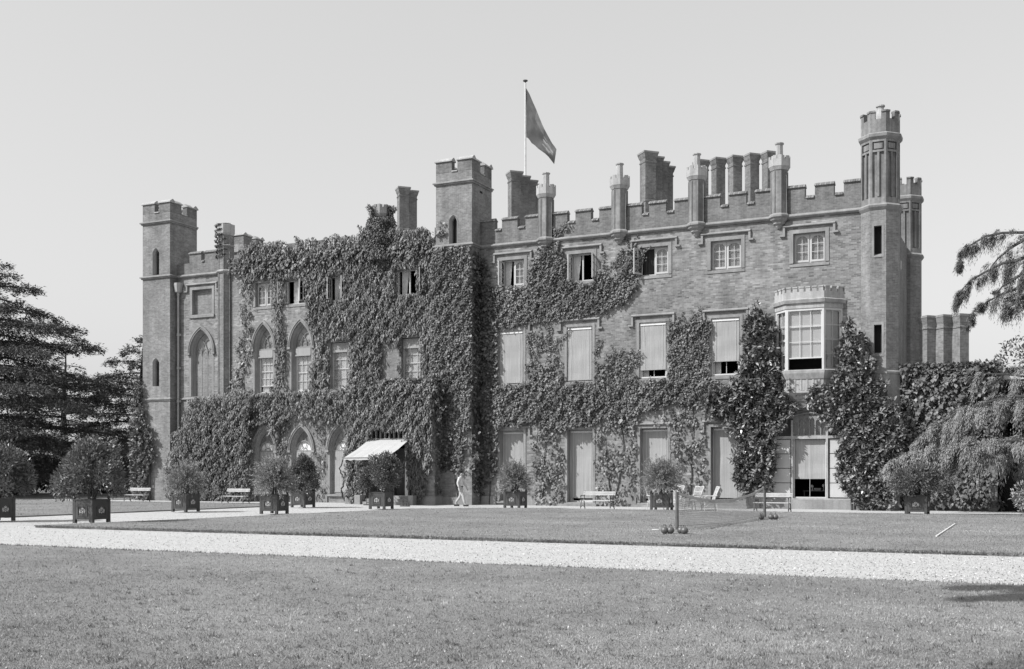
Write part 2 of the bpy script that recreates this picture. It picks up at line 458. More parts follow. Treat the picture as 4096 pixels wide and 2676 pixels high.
me.loops.add(Fq.size); me.loops.foreach_set('vertex_index', Fq.astype(np.int32).ravel()); me.polygons.add(len(Fq)); me.polygons.foreach_set('loop_start', np.arange(0, Fq.size, 4, dtype=np.int32)); me.update(calc_edges=True)
blot = 1 + .22 * wob(far[:, 0], far[:, 1], .5, 2) + .12 * wob(far[:, 0], far[:, 1], 2.1, 5)
tn = np.clip(RNG.normal(1.0, .20, len(far)), .45, 1.5) * blot
# a shallow tide line: duller, cleaner brick below it (seen right of centre)
tn *= np.where((far[:, 1] < 10.25) & (far[:, 1] > 4) & (far[:, 0] < -9) & (far[:, 0] > -26), .9, 1.04)
me.shade_flat()
a = me.attributes.new('tone', 'FLOAT', 'FACE'); a.data.foreach_set('value', np.repeat(tn, 5).astype(np.float32)); me.materials.append(M['brickloose'])
tag(link('brickwork', me, MAN), kind='stuff')

# string courses
def course(b, x0, x1, z, y=0.0, out=.16, h=.2):
    b.prism([(y, z - h), (y, z), (y - out * .25, z), (y - out, z - .09), (y - out, z - .13), (y - out * .55, z - h)], 'x', x0, x1)
b = MB(); tx = [-22.43, -18.46, -14.55, -10.62]
course(b, FX0, CTW[0], Z_STR); prev = CTW[1]
for t in tx + [None]:
    e = FX1 if t is None else t - .42
    course(b, prev, e, Z_STR); prev = (t or 0) + .42
course(b, FX0, -43.55, Z_LOW, out=.10, h=.14); course(b, -42.7, -33.32, Z_LOW, out=.10, h=.14)
b.build('string_course', 'stone', MAN)

# parapet with merlons and brick-on-edge coping
PAR = MB()
ZC, ZM = 14.27, 14.80
PAR.box(FX0, FX1 - .1, .02, .36, Z_STR + .001, ZC)
def px_x(p): return P(p, 830)[0]
mer = [(1924, 1978), (2007, 2069), (2101, 2157), (2212, 2268), (2301, 2363), (2396, 2447), (2508, 2566), (2596, 2663), (2697, 2757), (2816, 2879), (2916, 2984), (3021, 3085), (3151, 3219), (3259, 3335), (3375, 3450)]
mer = [(P(a, 850)[0], P(c, 850)[0]) for a, c in mer]
mer += [(P(757, 1020)[0], P(804, 1020)[0]), (P(818, 1020)[0], P(872, 1020)[0])]
merl = [(-41.9 + 1.62 * k, -40.9 + 1.62 * k) for k in range(9)]
PAR = PAR.build('parapet', 'brickdark', MAN)
for x0, x1 in mer + merl: MB().box(x0, x1, .022, .358, ZC + .001, ZM).build('merlon', 'brickdark', PAR)
cb = MB().prism([(-.05, 0), (.39, .0), (.39, .03), (.17, .17), (-.05, .05)], 'x', 0, .098)
cme = [cb.mesh('coping_brick') for _ in range(3)]
for k, me_ in enumerate(cme): me_.materials.append([M['brick'], M['stone'], M['brickdark']][k])
def coping_row(x0, x1, z):
    n = max(2, round((x1 - x0) / .112)); st = (x1 - x0) / n
    for k in range(n):
        o = link('coping_brick', cme[0 if k % 2 else 1] if random.random() > .15 else cme[2], PAR)
        o.location = (x0 + (k + .07) * st, .0, z + .002); o.scale.x = st / .112
mer.sort()
for x0, x1 in mer: coping_row(x0 - .03, x1 + .03, ZM)
for (a0, a1), (b0, b1) in zip(mer, mer[1:]):
    if .2 < b0 - a1 < .7: coping_row(a1 + .035, b0 - .035, ZC)

# square towers
def tower(x0, x1, y0, y1, zb, label, slits=(), merl=None, name='tower', strings=(16.9, 13.6, 6.2)):
    holes = list(slits)
    b = MB()
    T = grid_wall(x0, x1, zb, 17.35, holes, y0, 'brick', name, MAN, .5)
    if label: T['label'] = label
    MB().box(x1 - .4, x1, y0 + .001, y1, zb, 17.35).box(x0, x0 + .4, y0 + .001, y1, zb, 17.35).box(x0 + .4, x1 - .4, y1 - .4, y1, zb, 17.35).box(x0 + .4, x1 - .4, y0 + .6, y1 - .4, 16.6, 16.8).build('tower_side', 'brick', T)
    for z in strings:
        s = MB()
        o = .14 if z > 7 else .10
        if z < zb: continue
        s.prism([(x0 - o, y0 - o), (x1 + o, y0 - o), (x1 + o, y1), (x0 - o, y1)], 'z', z - .12, z - .06)
        s.prism([(x0 - o * .5, y0 - o * .5), (x1 + o * .5, y0 - o * .5), (x1 + o * .5, y1), (x0 - o * .5, y1)], 'z', z - .2, z - .1201)
        i = len(s.v); P0 = [(x0 - o, y0 - o), (x1 + o, y0 - o), (x1 + o, y1), (x0 - o, y1)]; P1 = [(x0 - .01, y0 - .01), (x1 + .01, y0 - .01), (x1 + .01, y1), (x0 - .01, y1)]
        for k in range(4):
            q = (k + 1) % 4; s.poly([P0[k] + (z - .0599,), P0[q] + (z - .0599,), P1[q] + (z,), P1[k] + (z,)])
        s.build('string_course', 'stone', T)
    # battlement: two merlons to a side, stone saddle copings
    w, dpt = x1 - x0, y1 - y0; m = MB(); c = MB(); zt, zn, th = 17.92, 17.36, .34
    def merlon(*a): MB().box(*a).build('merlon', 'brickdark', T)
    def cop(a, prof_, ax): MB().prism(prof_, ax, *a).build('coping', 'coping', T)
    for (a, e) in ((0, .44), (.60, 1.0)):
        merlon(x0 + a * w, x0 + e * w, y0, y0 + th, zn, zt); merlon(x0 + a * w, x0 + e * w, y1 - th, y1, zn, zt)
    for (a, e) in ((th / dpt + .001, .42), (.62, 1 - th / dpt - .001)):
        merlon(x1 - th, x1, y0 + a * dpt, y0 + e * dpt, zn, zt); merlon(x0, x0 + th, y0 + a * dpt, y0 + e * dpt, zn, zt)
    prof = [(-.07, 0), (th + .07, 0), (th + .07, .06), (th * .62, .21), (th * .38, .21), (-.07, .06)]
    for (a, e) in ((-.03, .46), (.58, 1.03)):
        for yy in (y0, y1 - th): cop((x0 + a * w, x0 + e * w), [(yy + p, zt + .001 + q) for p, q in prof], 'x')
    for (a, e) in ((th / dpt + .04, .44), (.60, 1 - th / dpt - .04)):
        for xx in (x0, x1 - th): cop((y0 + a * dpt, y0 + e * dpt), [(xx + p, zt + .002 + q) for p, q in prof], 'y')
    MB().box(x0 + .44 * w, x0 + .60 * w, y0 - .05, y0 + th + .05, zn - .005, zn + .06).build('coping', 'coping', T)
    MB().box(x1 - th - .05, x1 + .05, y0 + .42 * dpt, y0 + .62 * dpt, zn - .005, zn + .06).build('coping', 'coping', T)
    return T
def arch(x0, x1, zs, za, n=8):
    """pointed arch from the left springing over the apex to the right springing"""
    w, h, xm = (x1 - x0) / 2, za - zs, (x0 + x1) / 2
    r = (w * w + h * h) / (2 * w); a1 = math.atan2(h, r - w) if r > w else math.pi / 2
    right = [(xm - (r - w) + r * math.cos(a1 * k / n), zs + r * math.sin(a1 * k / n)) for k in range(n + 1)]
    right[-1] = (xm, za)
    left = [(2 * xm - x, z) for x, z in right]
    return left + right[::-1][1:]
def outline(x0, x1, z0, zs, za, n=8): return [(x0, z0)] + arch(x0, x1, zs, za, n) + [(x1, z0)]
def band(b, A, B, ya, yb):
    """moulded band between two outlines: A at depth ya, B at depth yb"""
    b.strip([(x, ya, z) for x, z in A], [(x, yb, z) for x, z in B]); return b
def slit(x0, x1, z0, z1, y, parent, pointed=True):
    za, zs = z1, z1 - (.35 if pointed else 0.0); b = MB(); g = .11
    if pointed:
        I = outline(x0 + g, x1 - g, z0, zs, za - .1); O = outline(x0, x1, z0, zs + .02, za)
        band(b, O, I, y - .012, y + .12); band(b, I, I, y + .12, y + .3)
        pts = arch(x0, x1, zs + .02, za)
        b.strip([(p[0], y - .002, p[1]) for p in pts], [(p[0], y - .002, za) for p in pts])
    else:
        b.box(x0, x0 + .09, y - .012, y + .25, z0, z1).box(x1 - .09, x1, y - .012, y + .25, z0, z1).box(x0 + .09, x1 - .09, y - .012, y + .25, z1 - .12, z1).prism([(y - .03, z0), (y + .25, z0 + .02), (y + .25, z0 + .2), (y - .03, z0 + .06)], 'x', x0 + .09, x1 - .09)
    w = b.build('slit_window', 'stone', parent)
    MB().box(x0 + .02, x1 - .02, y + .27, y + .32, z0, z1).build('pane', 'dark', w)
LTW = tower(LT[0], LT[1], -.6, 1.75, -.1, None, [(-48.12, -47.62, 13.62, 15.25), (-48.12, -47.62, 6.9, 8.6)])
slit(-48.12, -47.62, 13.62, 15.25, -.6, LTW); slit(-48.12, -47.62, 6.9, 8.6, -.6, LTW)
CNT = tower(CTW[0], CTW[1], -.95, 1.35, -.1, None, [(-27.53, -27.02, 13.62, 15.1)])
slit(-27.53, -27.02, 13.62, 15.1, -.95, CNT)
for x, z in ((-.2, 16.35), (.75, 14.5)): MB().box(-26.19 - .05, -26.19 + .003, x - .16 + .3, x + .16 + .3, z, z + .12).build('putlog_hole', 'dark', CNT)
xb_ = P(974, 900, 8.6)[0]; BKT = tower(xb_ - 2.15, xb_, 8.6, 10.75, 13.0, None, (), strings=(16.9,))

# octagonal stone turrets on the parapet, each with a battlemented cap and a chimney pot
def turret(x, y, ivy=False, cap_only=False, zfoot=13.65, w=.35):
    t = MB().lathe(x, y, [(zfoot, w), (15.62, w), (15.66, w + .015), (15.70, w + .03)])
    for k in range(8):
        a = math.pi / 8 + k * math.pi / 4; r = w / math.cos(math.pi / 8)
        t.tube([(x + r * math.cos(a), y + r * math.sin(a), zfoot), (x + r * math.cos(a), y + r * math.sin(a), 15.6)], .035, 5)
    t = t.build('turret', 'stonedark', MAN)
    c = MB().lathe(x, y, [(15.66, w + .03), (15.80, w + .10), (15.82, w + .115), (16.15, w + .115)])
    for k in range(8):
        a = math.pi / 4 * k; R1 = w + .115
        for s_ in (-1, 1):
            ax, ay = math.cos(a), math.sin(a); tx_, ty_ = -ay, ax; hw = R1 * .414
            u0, u1 = (.20 * hw, hw) if s_ > 0 else (-hw, -.20 * hw)
            q = [(x + ax * r + tx_ * uu, y + ay * r + ty_ * uu) for r, uu in ((R1, u0), (R1, u1), (R1 - .1, u1), (R1 - .1, u0))]
            if s_ < 0: q = q
            c.prism(q, 'z', 16.151, 16.29 + .025 * ((k + s_) % 2))
        ax, ay = math.cos(a), math.sin(a); tx_, ty_ = -ay, ax
    c.build('crown', 'coping' if not ivy else 'stone', t)
    if not cap_only:
        MB().lathe(x, y, [(16.0, .17), (16.42, .155), (16.86, .15), (16.9, .19), (16.95, .2), (16.97, .16)]).build('chimney_pot', 'coping', t)
    MB().lathe(x, y, [(12.98, .10), (13.08, .17), (13.12, .16), (13.2, .27), (13.25, .26), (13.36, .38), (13.42, .40), (13.48, .47), (13.56, .47), (13.66, w + .02)]).build('corbel', 'stone' if not ivy else 'stonedark', t)
    return t
for x in tx: turret(x, .02)
turret(-32.28, .0, True, True)
# the slim turret that runs down to the low string course beside the left tower
def tall_turret(x, y, z0):
    t = MB().lathe(x, y, [(z0, .42), (15.62, .42), (15.7, .45)])
    for k in range(8):
        a = math.pi / 8 + k * math.pi / 4; r = .42 / math.cos(math.pi / 8)
        t.tube([(x + r * math.cos(a), y + r * math.sin(a), z0), (x + r * math.cos(a), y + r * math.sin(a), 15.6)], .04, 5)
    t = t.build('turret', 'brick', MAN)
    MB().lathe(x, y, [(15.66, .45), (15.8, .5), (16.3, .5)]).lathe(x, y, [(15.0, .44), (15.06, .5), (15.1, .44)]).build('crown', 'coping', t)
    MB().lathe(x, y, [(13.42, .43), (13.5, .54), (13.56, .54), (13.62, .44)]).build('string_course', 'coping', t)
tall_turret(-43.10, .08, .0)

# corner turrets on the right
def corner_turret(x, y, z0, pot=True, slits=()):
    w = .80
    t = MB().lathe(x, y, [(z0, w), (13.42, w)])
    if slits: del t.f[5]                              # the face towards the lawn carries the slit windows
    t = t.build('corner_turret', 'brick', MAN)
    if slits:
        hw = w * math.tan(math.pi / 8)
        grid_wall(x - hw, x + hw, z0, 13.42, slits, y - w, 'brick', 'turret_face', t, .3)
        for h in slits: slit(h[0], h[1], h[2], h[3], y - w, t, False)
    MB().lathe(x, y, [(-.1, w + .08), (6.0, w + .08)]).build('turret_foot', 'stone', t) if z0 < 7 else None
    for pr in ([(13.3, w + .01), (13.42, w + .1), (13.5, w + .13), (13.6, w + .01)], [(16.42, w - .01), (16.54, w + .1), (16.66, w + .12), (16.74, w + .005)], [(6.0, w + .08), (6.06, w + .11), (6.14, w + .11), (6.2, w + .005)]):
        MB().lathe(x, y, pr).build('string_course', 'stone', t)
    p = MB().lathe(x, y, [(13.42, w - .10), (16.44, w - .10)])                 # sunk core; ribs and rails stand proud of it
    for k in range(8):
        a = k * math.pi / 4; ax, ay = math.cos(a), math.sin(a); hw = w * .414
        def plate(u0, u1, za, zb, r0=w - .101, r1=w):
            q = [(x + ax * r - ay * u, y + ay * r + ax * u) for r, u in ((r0, u0), (r1, u0), (r1, u1), (r0, u1))]
            p.prism(q, 'z', za, zb)
        plate(-hw + .0, -hw + .085, 13.601, 16.419); plate(hw - .085, hw, 13.601, 16.419)
        plate(-.045, .045, 13.9, 15.87, w - .101, w - .015)
        plate(-hw + .086, hw - .086, 13.601, 13.86); plate(-hw + .086, hw - .086, 15.88, 15.97, w - .101, w - .01); plate(-hw + .086, hw - .086, 16.33, 16.419)
        plate(-hw + .15, hw - .15, 16.03, 16.27, w - .101, w - .03)
    p.build('panelled_shaft', 'stonedark', t)
    c = MB().lathe(x, y, [(16.74, w), (17.32, w)])
    for k in range(8):
        a = k * math.pi / 4; ax, ay = math.cos(a), math.sin(a); hw = (w) * .414
        for u0, u1 in ((-hw, -hw * .38), (hw * .38, hw)):
            c.prism([(x + ax * r - ay * u, y + ay * r + ax * u) for r, u in ((w - .2, u0), (w, u0), (w, u1), (w - .2, u1))], 'z', 17.321, 17.62)
            c.prism([(x + ax * r - ay * u, y + ay * r + ax * u) for r, u in ((w - .24, u0), (w + .04, u0), (w + .04, u1), (w - .24, u1))], 'z', 17.621, 17.70)
    c.build('crown', 'stonedark', t)
    if pot: MB().lathe(x, y, [(17.3, .3), (17.9, .16), (17.96, .14), (18.05, .14), (18.08, .19), (18.14, .19)], 12).build('chimney_pot', 'coping', t)
    return t
CT1 = corner_turret(-6.17, .27, -.1, True, [(-6.44, -5.93, 11.2, 12.72), (-6.44, -5.93, 6.8, 8.34)])
CT2 = corner_turret(-6.30, 12.4, -.1, False)

# chimney stacks: square shafts set diagonally, corbelled heads
def shaft(b, c, x, y, z0, z1, s=.62):
    r = s / 2; g = s / .72
    b.lathe(x, y, [(z0, r + .1), (z0 + .25, r + .1), (z0 + .32, r), (z0 + .9, r), (z0 + .93, r + .035), (z0 + 1.0, r + .035), (z0 + 1.03, r), (z1 - .62, r), (z1 - .6, r + .03), (z1 - .53, r + .03), (z1 - .51, r), (z1 - .40, r), (z1 - .3, r + .05 * g), (z1 - .2, r + .08 * g), (z1 - .1, r + .11 * g)], 4, 0.0)
    c.lathe(x, y, [(z1 - .098, r + .13 * g), (z1, r + .13 * g)], 4, 0.0)
def stack(pos, z0, z1, base, s=.62, parent=None, m='brickdark', name='chimney_stack'):
    st = MB().box(*base); bx0, bx1, by0, by1, bz0, bz1 = base
    st.prism([(by0 - .08, bz1 + .001), (by1 + .08, bz1 + .001), (by1 + .08, bz1 + .08), ((by0 + by1) / 2 + .1, bz1 + .42), ((by0 + by1) / 2 - .1, bz1 + .42), (by0 - .08, bz1 + .08)], 'x', bx0 - .08, bx1 + .08)
    st = st.build(name, m, parent or MAN)
    for x, y in pos:
        b = MB(); c = MB(); shaft(b, c, x, y, z0, z1, s)
        sh = b.build('chimney_shaft', m, st); c.build('chimney_cap', 'stone', sh) if parent is None else c.build('chimney_cap', 'stone', sh)
def ppx(px, Y): return P(px, 900, Y)[0]
def ppz(px, py, Y): return P(px, py, Y)[1]
ya = 9.0; xa = ppx(1612, ya); stack([(xa, ya), (xa + .02, ya + .98)], 16.2, ppz(1612, 752, ya), (xa - .55, xa + .55, ya - .6, ya + 1.6, 13.3, 15.9))
ya = 7.5; xa = ppx(2058, ya); stack([(xa, ya + 1.08 * k) for k in range(4)], 15.2, ppz(2058, 690, ya), (xa - .55, xa + .55, ya - .6, ya + 3.9, 13.3, 14.9))
ya = 6.5; xa = ppx(2592, ya); stack([(xa, ya + 1.05 * k) for k in range(4)], 15.6, ppz(2592, 612, ya), (xa - .55, xa + .55, ya - .6, ya + 3.9, 13.3, 15.0), .66)
ya = 9.5; xs_ = [ppx(q, ya) for q in (2806, 2873, 2940, 3008, 3077)]; stack([(x, ya) for x in xs_], 14.6, ppz(2940, 628, ya), (xs_[0] - .5, xs_[-1] + .5, ya - .5, ya + .5, 13.3, 14.2), .57)

# ------------------------------------------------------------------ windows
def xf(b, m, i=0):
    for k in range(i, len(b.v)): b.v[k] = tuple(m @ Vector(b.v[k]))
    return b
def hood(parent, x0, x1, zt, drop=.5, out=.13):
    b = MB()
    prof = [(0, zt - .13), (0, zt), (-out * .3, zt), (-out, zt - .07), (-out, zt - .1), (-out * .4, zt - .13)]
    b.prism(prof, 'x', x0 - .10, x1 + .10)
    for s_, x in ((-1, x0), (1, x1)):
        b.box(x - .1, x + .1 if s_ > 0 else x + .0, -out * .8, 0, zt - drop, zt - .131) if False else b.box(min(x, x + s_ * .1), max(x, x + s_ * .1), -out * .8, .0, zt - drop, zt - .132)
        b.box(min(x, x + s_ * .24), max(x, x + s_ * .24), -out * .9, .0, zt - drop - .09, zt - drop - .001)
    return b.build('hood_mould', 'stone', parent)
def panes(parent, rects, y, mtx=None):
    for x0, x1, z0, z1 in rects:
        b = MB().box(x0, x1, y, y + .006, z0, z1)
        if mtx: xf(b, mtx)
        b.build('pane', 'glass', parent)
def leaf(parent, xh, sgn, w, y, z0, z1, ang, arched=True):
    """one casement: hinged at xh, opening outwards by ang"""
    m = Matrix.Translation((xh, y, 0)) @ Matrix.Rotation(-sgn * ang, 4, 'Z') @ Matrix.Scale(sgn, 4, (1, 0, 0))
    b = MB(); f = .055; h = z1 - z0
    b.box(0, f, 0, .045, z0, z1).box(w - f, w, 0, .045, z0, z1).box(f, w - f, 0, .045, z0, z0 + .09).box(f, w - f, 0, .045, z1 - f, z1)
    b.box(w / 2 - .013, w / 2 + .013, .008, .036, z0 + .09, z1 - f)
    zz = [z0 + .09 + (h - .145) * k / 3 for k in range(4)]
    for z in zz[1:3]: b.box(f, w - f, .009, .035, z - .012, z + .012)
    if arched:
        a = arch(f, w - f, z1 - .30, z1 - f - .01, 5)
        b.strip([(p[0], .012, p[1]) for p in a], [(p[0], .012, z1 - f) for p in a]); b.strip([(p[0], .033, z1 - f) for p in a], [(p[0], .033, p[1]) for p in a])
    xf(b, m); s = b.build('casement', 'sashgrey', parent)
    r = []
    for xa, xb in ((f, w / 2 - .013), (w / 2 + .013, w - f)):
        for k in range(3): r.append((xa, xb, zz[k] + (.012 if k else 0), zz[k + 1] - (.012 if k < 2 else .0)))
    panes(s, r, .02, m)
    return s
def curtain(parent, x0, x1, z0, z1, y, flare=.0, m='cloth'):
    n = 14; A, B = [], []
    for k in range(n + 1):
        t = k / n; yy = y + .035 * math.sin(k * 2.1)
        A.append((x0 + (x1 - x0) * t, yy, z1)); B.append((x0 + (x1 - x0) * t * (1 - flare), yy, z0))
    MB().strip(A, B).build('curtain', m, parent)
def roller(parent, x0, x1, z0, z1, y, m='blind', folds=0):
    """hanging blind, gently rippled, with a bottom rod"""
    b = MB(); n = max(6, int((x1 - x0) / .09)); ph = x0 * 3
    A = [(x0 + (x1 - x0) * k / n, y + .0025 * math.sin(k * 1.9 + ph), z1) for k in range(n + 1)]; B = [(p[0], p[1] + .015 * math.sin(p[0] * 4), z0) for p in A]
    rows = [A] + [[(p[0], p[1] + (.012 * math.sin(j * 1.3 + p[0] * 2.2 + ph) + .014) * math.sin(math.pi * j / 8), z1 + (z0 - z1) * j / 8) for p in A] for j in range(1, 8)] + [B]
    for Ra, Rb in zip(rows, rows[1:]): b.strip(Rb, Ra)
    b.box(x0, x1, y - .02, y + .02, z0 - .035, z0)
    r = b.build('blind', m, parent)
    return r
def surround(x0, x1, z0, z1, wj=.17, wl=.17, ws=.2, proud=.035, depth=.22, m='stone', name='window', flat=False):
    b = MB()
    b.box(x0 - wj, x0, -proud, depth, z0, z1).box(x1, x1 + wj, -proud, depth, z0, z1).box(x0 - wj, x1 + wj, -proud - .002, depth, z1 + .0005, z1 + wl)
    if flat: b.prism([(-proud - .002, z0 - ws), (depth, z0 - ws), (depth, z0 - .001), (.12, z0 - .001), (-proud - .002, z0 - .06)], 'x', x0 - wj, x1 + wj)
    else: b.prism([(-proud - .06, z0 - ws), (depth, z0 - ws), (depth, z0 - .001), (.0, z0 - .002), (-proud - .06, z0 - .05)], 'x', x0 - wj - .03, x1 + wj + .03)
    return b.build(name, m, MAN)
def casement_window(x0, x1, left, right, hoods=True, both_blind=True, cur=None, hd=.42):
    z0, z1 = UZ; g = .012
    w = surround(x0 + .02, x1 - .02, z0 + .02, z1 - .02, .17, .17, .17, flat=True)
    x0 += .02; x1 -= .02; z0 += .02; z1 -= .02
    b = MB(); fr = .055; xm = (x0 + x1) / 2; y = .20
    b.box(x0, x0 + fr, y, y + .08, z0, z1).box(x1 - fr, x1, y, y + .08, z0, z1).box(x0 + fr, x1 - fr, y, y + .08, z1 - fr, z1).box(x0 + fr, x1 - fr, y, y + .08, z0, z0 + .06).box(xm - .035, xm + .035, y + .001, y + .079, z0 + .06, z1 - fr)
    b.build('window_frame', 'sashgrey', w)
    lw = xm - .035 - x0 - fr
    if left is not None: leaf(w, x0 + fr, 1, lw, y - .03, z0 + .06, z1 - fr, left)
    if right is not None: leaf(w, x1 - fr, -1, lw, y - .03, z0 + .06, z1 - fr, right)
    if not left: roller(w, x0 + fr, xm - .02, z0 + .03, z1 - .03, y + .06, 'blindgrey')
    if not right: roller(w, xm + .02, x1 - fr, z0 + .03, z1 - .03, y + .06, 'blindgrey')
    if cur:
        for a, e, fl in cur: curtain(w, x0 + a * (x1 - x0), x0 + e * (x1 - x0), z0, z1 - .03, y + .15, fl)
    if hoods: hood(w, x0 - .36, x1 + .36, z1 + hd, .44)
    return w
casement_window(*UPR[0], R(100), 0.0, cur=[(.02, .36, .25)])
casement_window(*UPR[1], R(92), R(105), cur=[(.02, .40, .3)])
w_ = casement_window(*UPR[2], R(112), 0.0); curtain(w_, UPR[2][0] + .08, UPR[2][0] + .8, UZ[0] + .03, UZ[1] - .04, .42, .0, 'duskcloth')
casement_window(*UPR[3], 0.0, 0.0)
casement_window(*UPR[4], 0.0, 0.0)
casement_window(*UPL[0], 0.0, 0.0, False)
casement_window(*UPL[1], R(140), R(80), False, cur=[(.22, .55, .2)])
casement_window(*UPL[2], R(85), R(82), False, cur=[(.15, .45, .3)])
casement_window(*UPL[3], R(135), R(118), False, cur=[(.1, .42, .3)])

def blind_window(x0, x1, zt, zb, bottom, hd=.42, ground=False, kind=0):
    """tall sash window closed by an outside blind; bottom: how far the blind hangs"""
    w = surround(x0 + .03, x1 - .03, zb, zt - .03, .13, .13, .18 if not ground else .12, .03, .56 if ground else .22, 'stone', 'window', not ground)
    x0 += .03; x1 -= .03; zt -= .03
    b = MB(); y = .40 if ground else .075
    b.box(x0, x0 + .09, y, y + .16, zb, zt).box(x1 - .09, x1, y, y + .16, zb, zt).box(x0 + .09, x1 - .09, y, y + .16, zt - .14, zt).box(x0 + .09, x1 - .09, y, y + .16, zb, zb + .07)
    b.build('window_frame', 'paint', w)
    roller(w, x0 + .06, x1 - .06, bottom, zt - .13, y - .045)
    k = MB()
    for u in (.16, .84): k.tube([(x0 + u * (x1 - x0), y - .075, zt - .12), (x0 + u * (x1 - x0) + random.uniform(-.03, .05), y - .08, bottom)], .007, 4)
    k.box(x0 + .06, x1 - .06, y - .08, y - .03, zt - .15, zt - .08)
    k.build('blind_cord', 'cloth', w)
    s = MB(); ys = y + .09; xa, xb = x0 + .09, x1 - .09; xm = (xa + xb) / 2
    s.box(xa, xa + .045, ys, ys + .04, zb + .07, zt - .14).box(xb - .045, xb, ys, ys + .04, zb + .07, zt - .14).box(xa + .045, xb - .045, ys, ys + .04, bottom + .05 if kind else zb + .07, (bottom + .12) if kind else zb + .09)
    s.box(xm - .012, xm + .012, ys + .008, ys + .032, zb + .09, zt - .14)
    s = s.build('sash', 'paint', w)
    if not kind and not ground: panes(s, [(xa + .045, xm - .012, zb + .09, bottom + .1), (xm + .012, xb - .045, zb + .09, bottom + .1)], ys + .02)
    if kind: curtain(w, xa + .02, xa + .32, zb + .08, bottom + .3, ys + .14)
    if hd: hood(w, x0 - .3, x1 + .3, zt + hd, .5)
    return w
blind_window(*MID[0], 9.05, 6.30, 6.34)
blind_window(*MID[1], 9.05, 6.30, 6.36)
blind_window(*MID[2], 9.05, 6.30, 6.72, kind=1)
blind_window(*MID[3], 9.05, 6.30, 6.98, kind=1)
blind_window(*GRD[0], 3.88, .22, .42, .26, True)
blind_window(*GRD[1], 3.88, .18, .42, .0, True)
blind_window(*GRD[2], 3.88, .20, .42, .28, True)
blind_window(*GRD[3], 3.88, .34, .50, .34, True)
b = MB()
for k in range(3): b.box(-14.2 + .1 * k, -11.9 - .1 * k, -1.0 + .33 * k, -.08, -.05 + .001 * k, .12 * (k + 1))
b.build('step', 'stone', MAN)
b = MB()
for x0, x1 in GRD[1:3]:
    b.box(x0 - .3, x1 + .3, -.42, -.09, -.05, .11)
b.build('threshold', 'stone', MAN)

def gothic_hood(parent, x0, x1, zs, za, out=.2, y=-.11):
    I = arch(x0 - .06, x1 + .06, zs, za + .08, 9); O = arch(x0 - out - .02, x1 + out + .02, zs, za + out + .12, 9)
    b = MB(); band(b, O, I, y, y - .002); band(b, [(p[0], p[1]) for p in O], O, 0, y); band(b, I, I, y - .002, 0)
    mid = [((p[0] + q[0]) / 2, (p[1] + q[1]) / 2) for p, q in zip(I, O)]
    b.tube([(p[0], y, p[1]) for p in mid], .045, 5)
    for s_, xx in ((-1, x0 - .06), (1, x1 + .06)):
        a, c = (xx - out * .75, xx) if s_ < 0 else (xx, xx + out * .75)
        b.box(a - .04, c + .04, y - .03, 0, zs - .12, zs)
    return b.build('hood_mould', 'stone', parent)
def spandrel(x0, x1, zs, za, y, m, parent):
    pts = arch(x0, x1, zs, za, 9); b = MB()
    b.strip([(p[0], y, p[1]) for p in pts], [(p[0], y, za) for p in pts])
    return b.build('spandrel', m, parent)
def jamb(x0, x1, z0, zs, za, d=.24, ins=.15, name='window'):
    b = MB(); O = outline(x0, x1, z0, zs, za, 9); I1 = outline(x0 + ins * .5, x1 - ins * .5, z0, zs, za - ins * .6, 9); I = outline(x0 + ins, x1 - ins, z0, zs, za - ins * 1.25, 9)
    band(b, O, I1, -.012, d * .4); band(b, I1, I1, d * .4, d * .55); band(b, I1, I, d * .55, d); band(b, I, I, d, d + .14)
    OO = outline(x0 - .13, x1 + .13, z0, zs, za + .14, 9); band(b, OO, O, -.012, -.012)
    return b.build(name, 'stone', MAN), I
def tracery(parent, x0, x1, zs, za, zt, y):
    """pointed head: two inverted lights above a row of cusped arches"""
    pts = arch(x0, x1, zs, za, 9); b = MB()
    b.strip([(p[0], y + .05, zt) for p in pts], [(p[0], y + .05, max(p[1], zt)) for p in pts])
    b.build('tracery_panel', 'stone', parent)
    t = MB(); w = x1 - x0; xm = (x0 + x1) / 2; r = .026
    hz = zs + (za - zs) * .42
    t.tube([(x0 + w / 3, y, zt), (x0 + w / 3, y, zt + .3), (xm - .06, y, hz), (xm, y, hz + .1)], r, 5); t.tube([(x1 - w / 3, y, zt), (x1 - w / 3, y, zt + .3), (xm + .06, y, hz), (xm, y, hz + .1)], r, 5)
    t.tube([(xm, y, hz + .05), (xm + .12, y, hz + .2), (xm + .3, y, hz + .3)], r, 5); t.tube([(xm, y, hz + .05), (xm - .12, y, hz + .2), (xm - .3, y, hz + .3)], r, 5)
    for k in range(3):
        a, e = x0 + w * k / 3, x0 + w * (k + 1) / 3; t.tube([(p[0], y, p[1]) for p in arch(a + .02, e - .02, zt + .12, zt + .42, 4)], .02, 4)
        c = (a + e) / 2; t.tube([(p[0], y, p[1]) for p in arch(c - .1, c + .1, zt + .08, zt + .24, 3)], .014, 4)
    t.build('tracery', 'stone', parent)
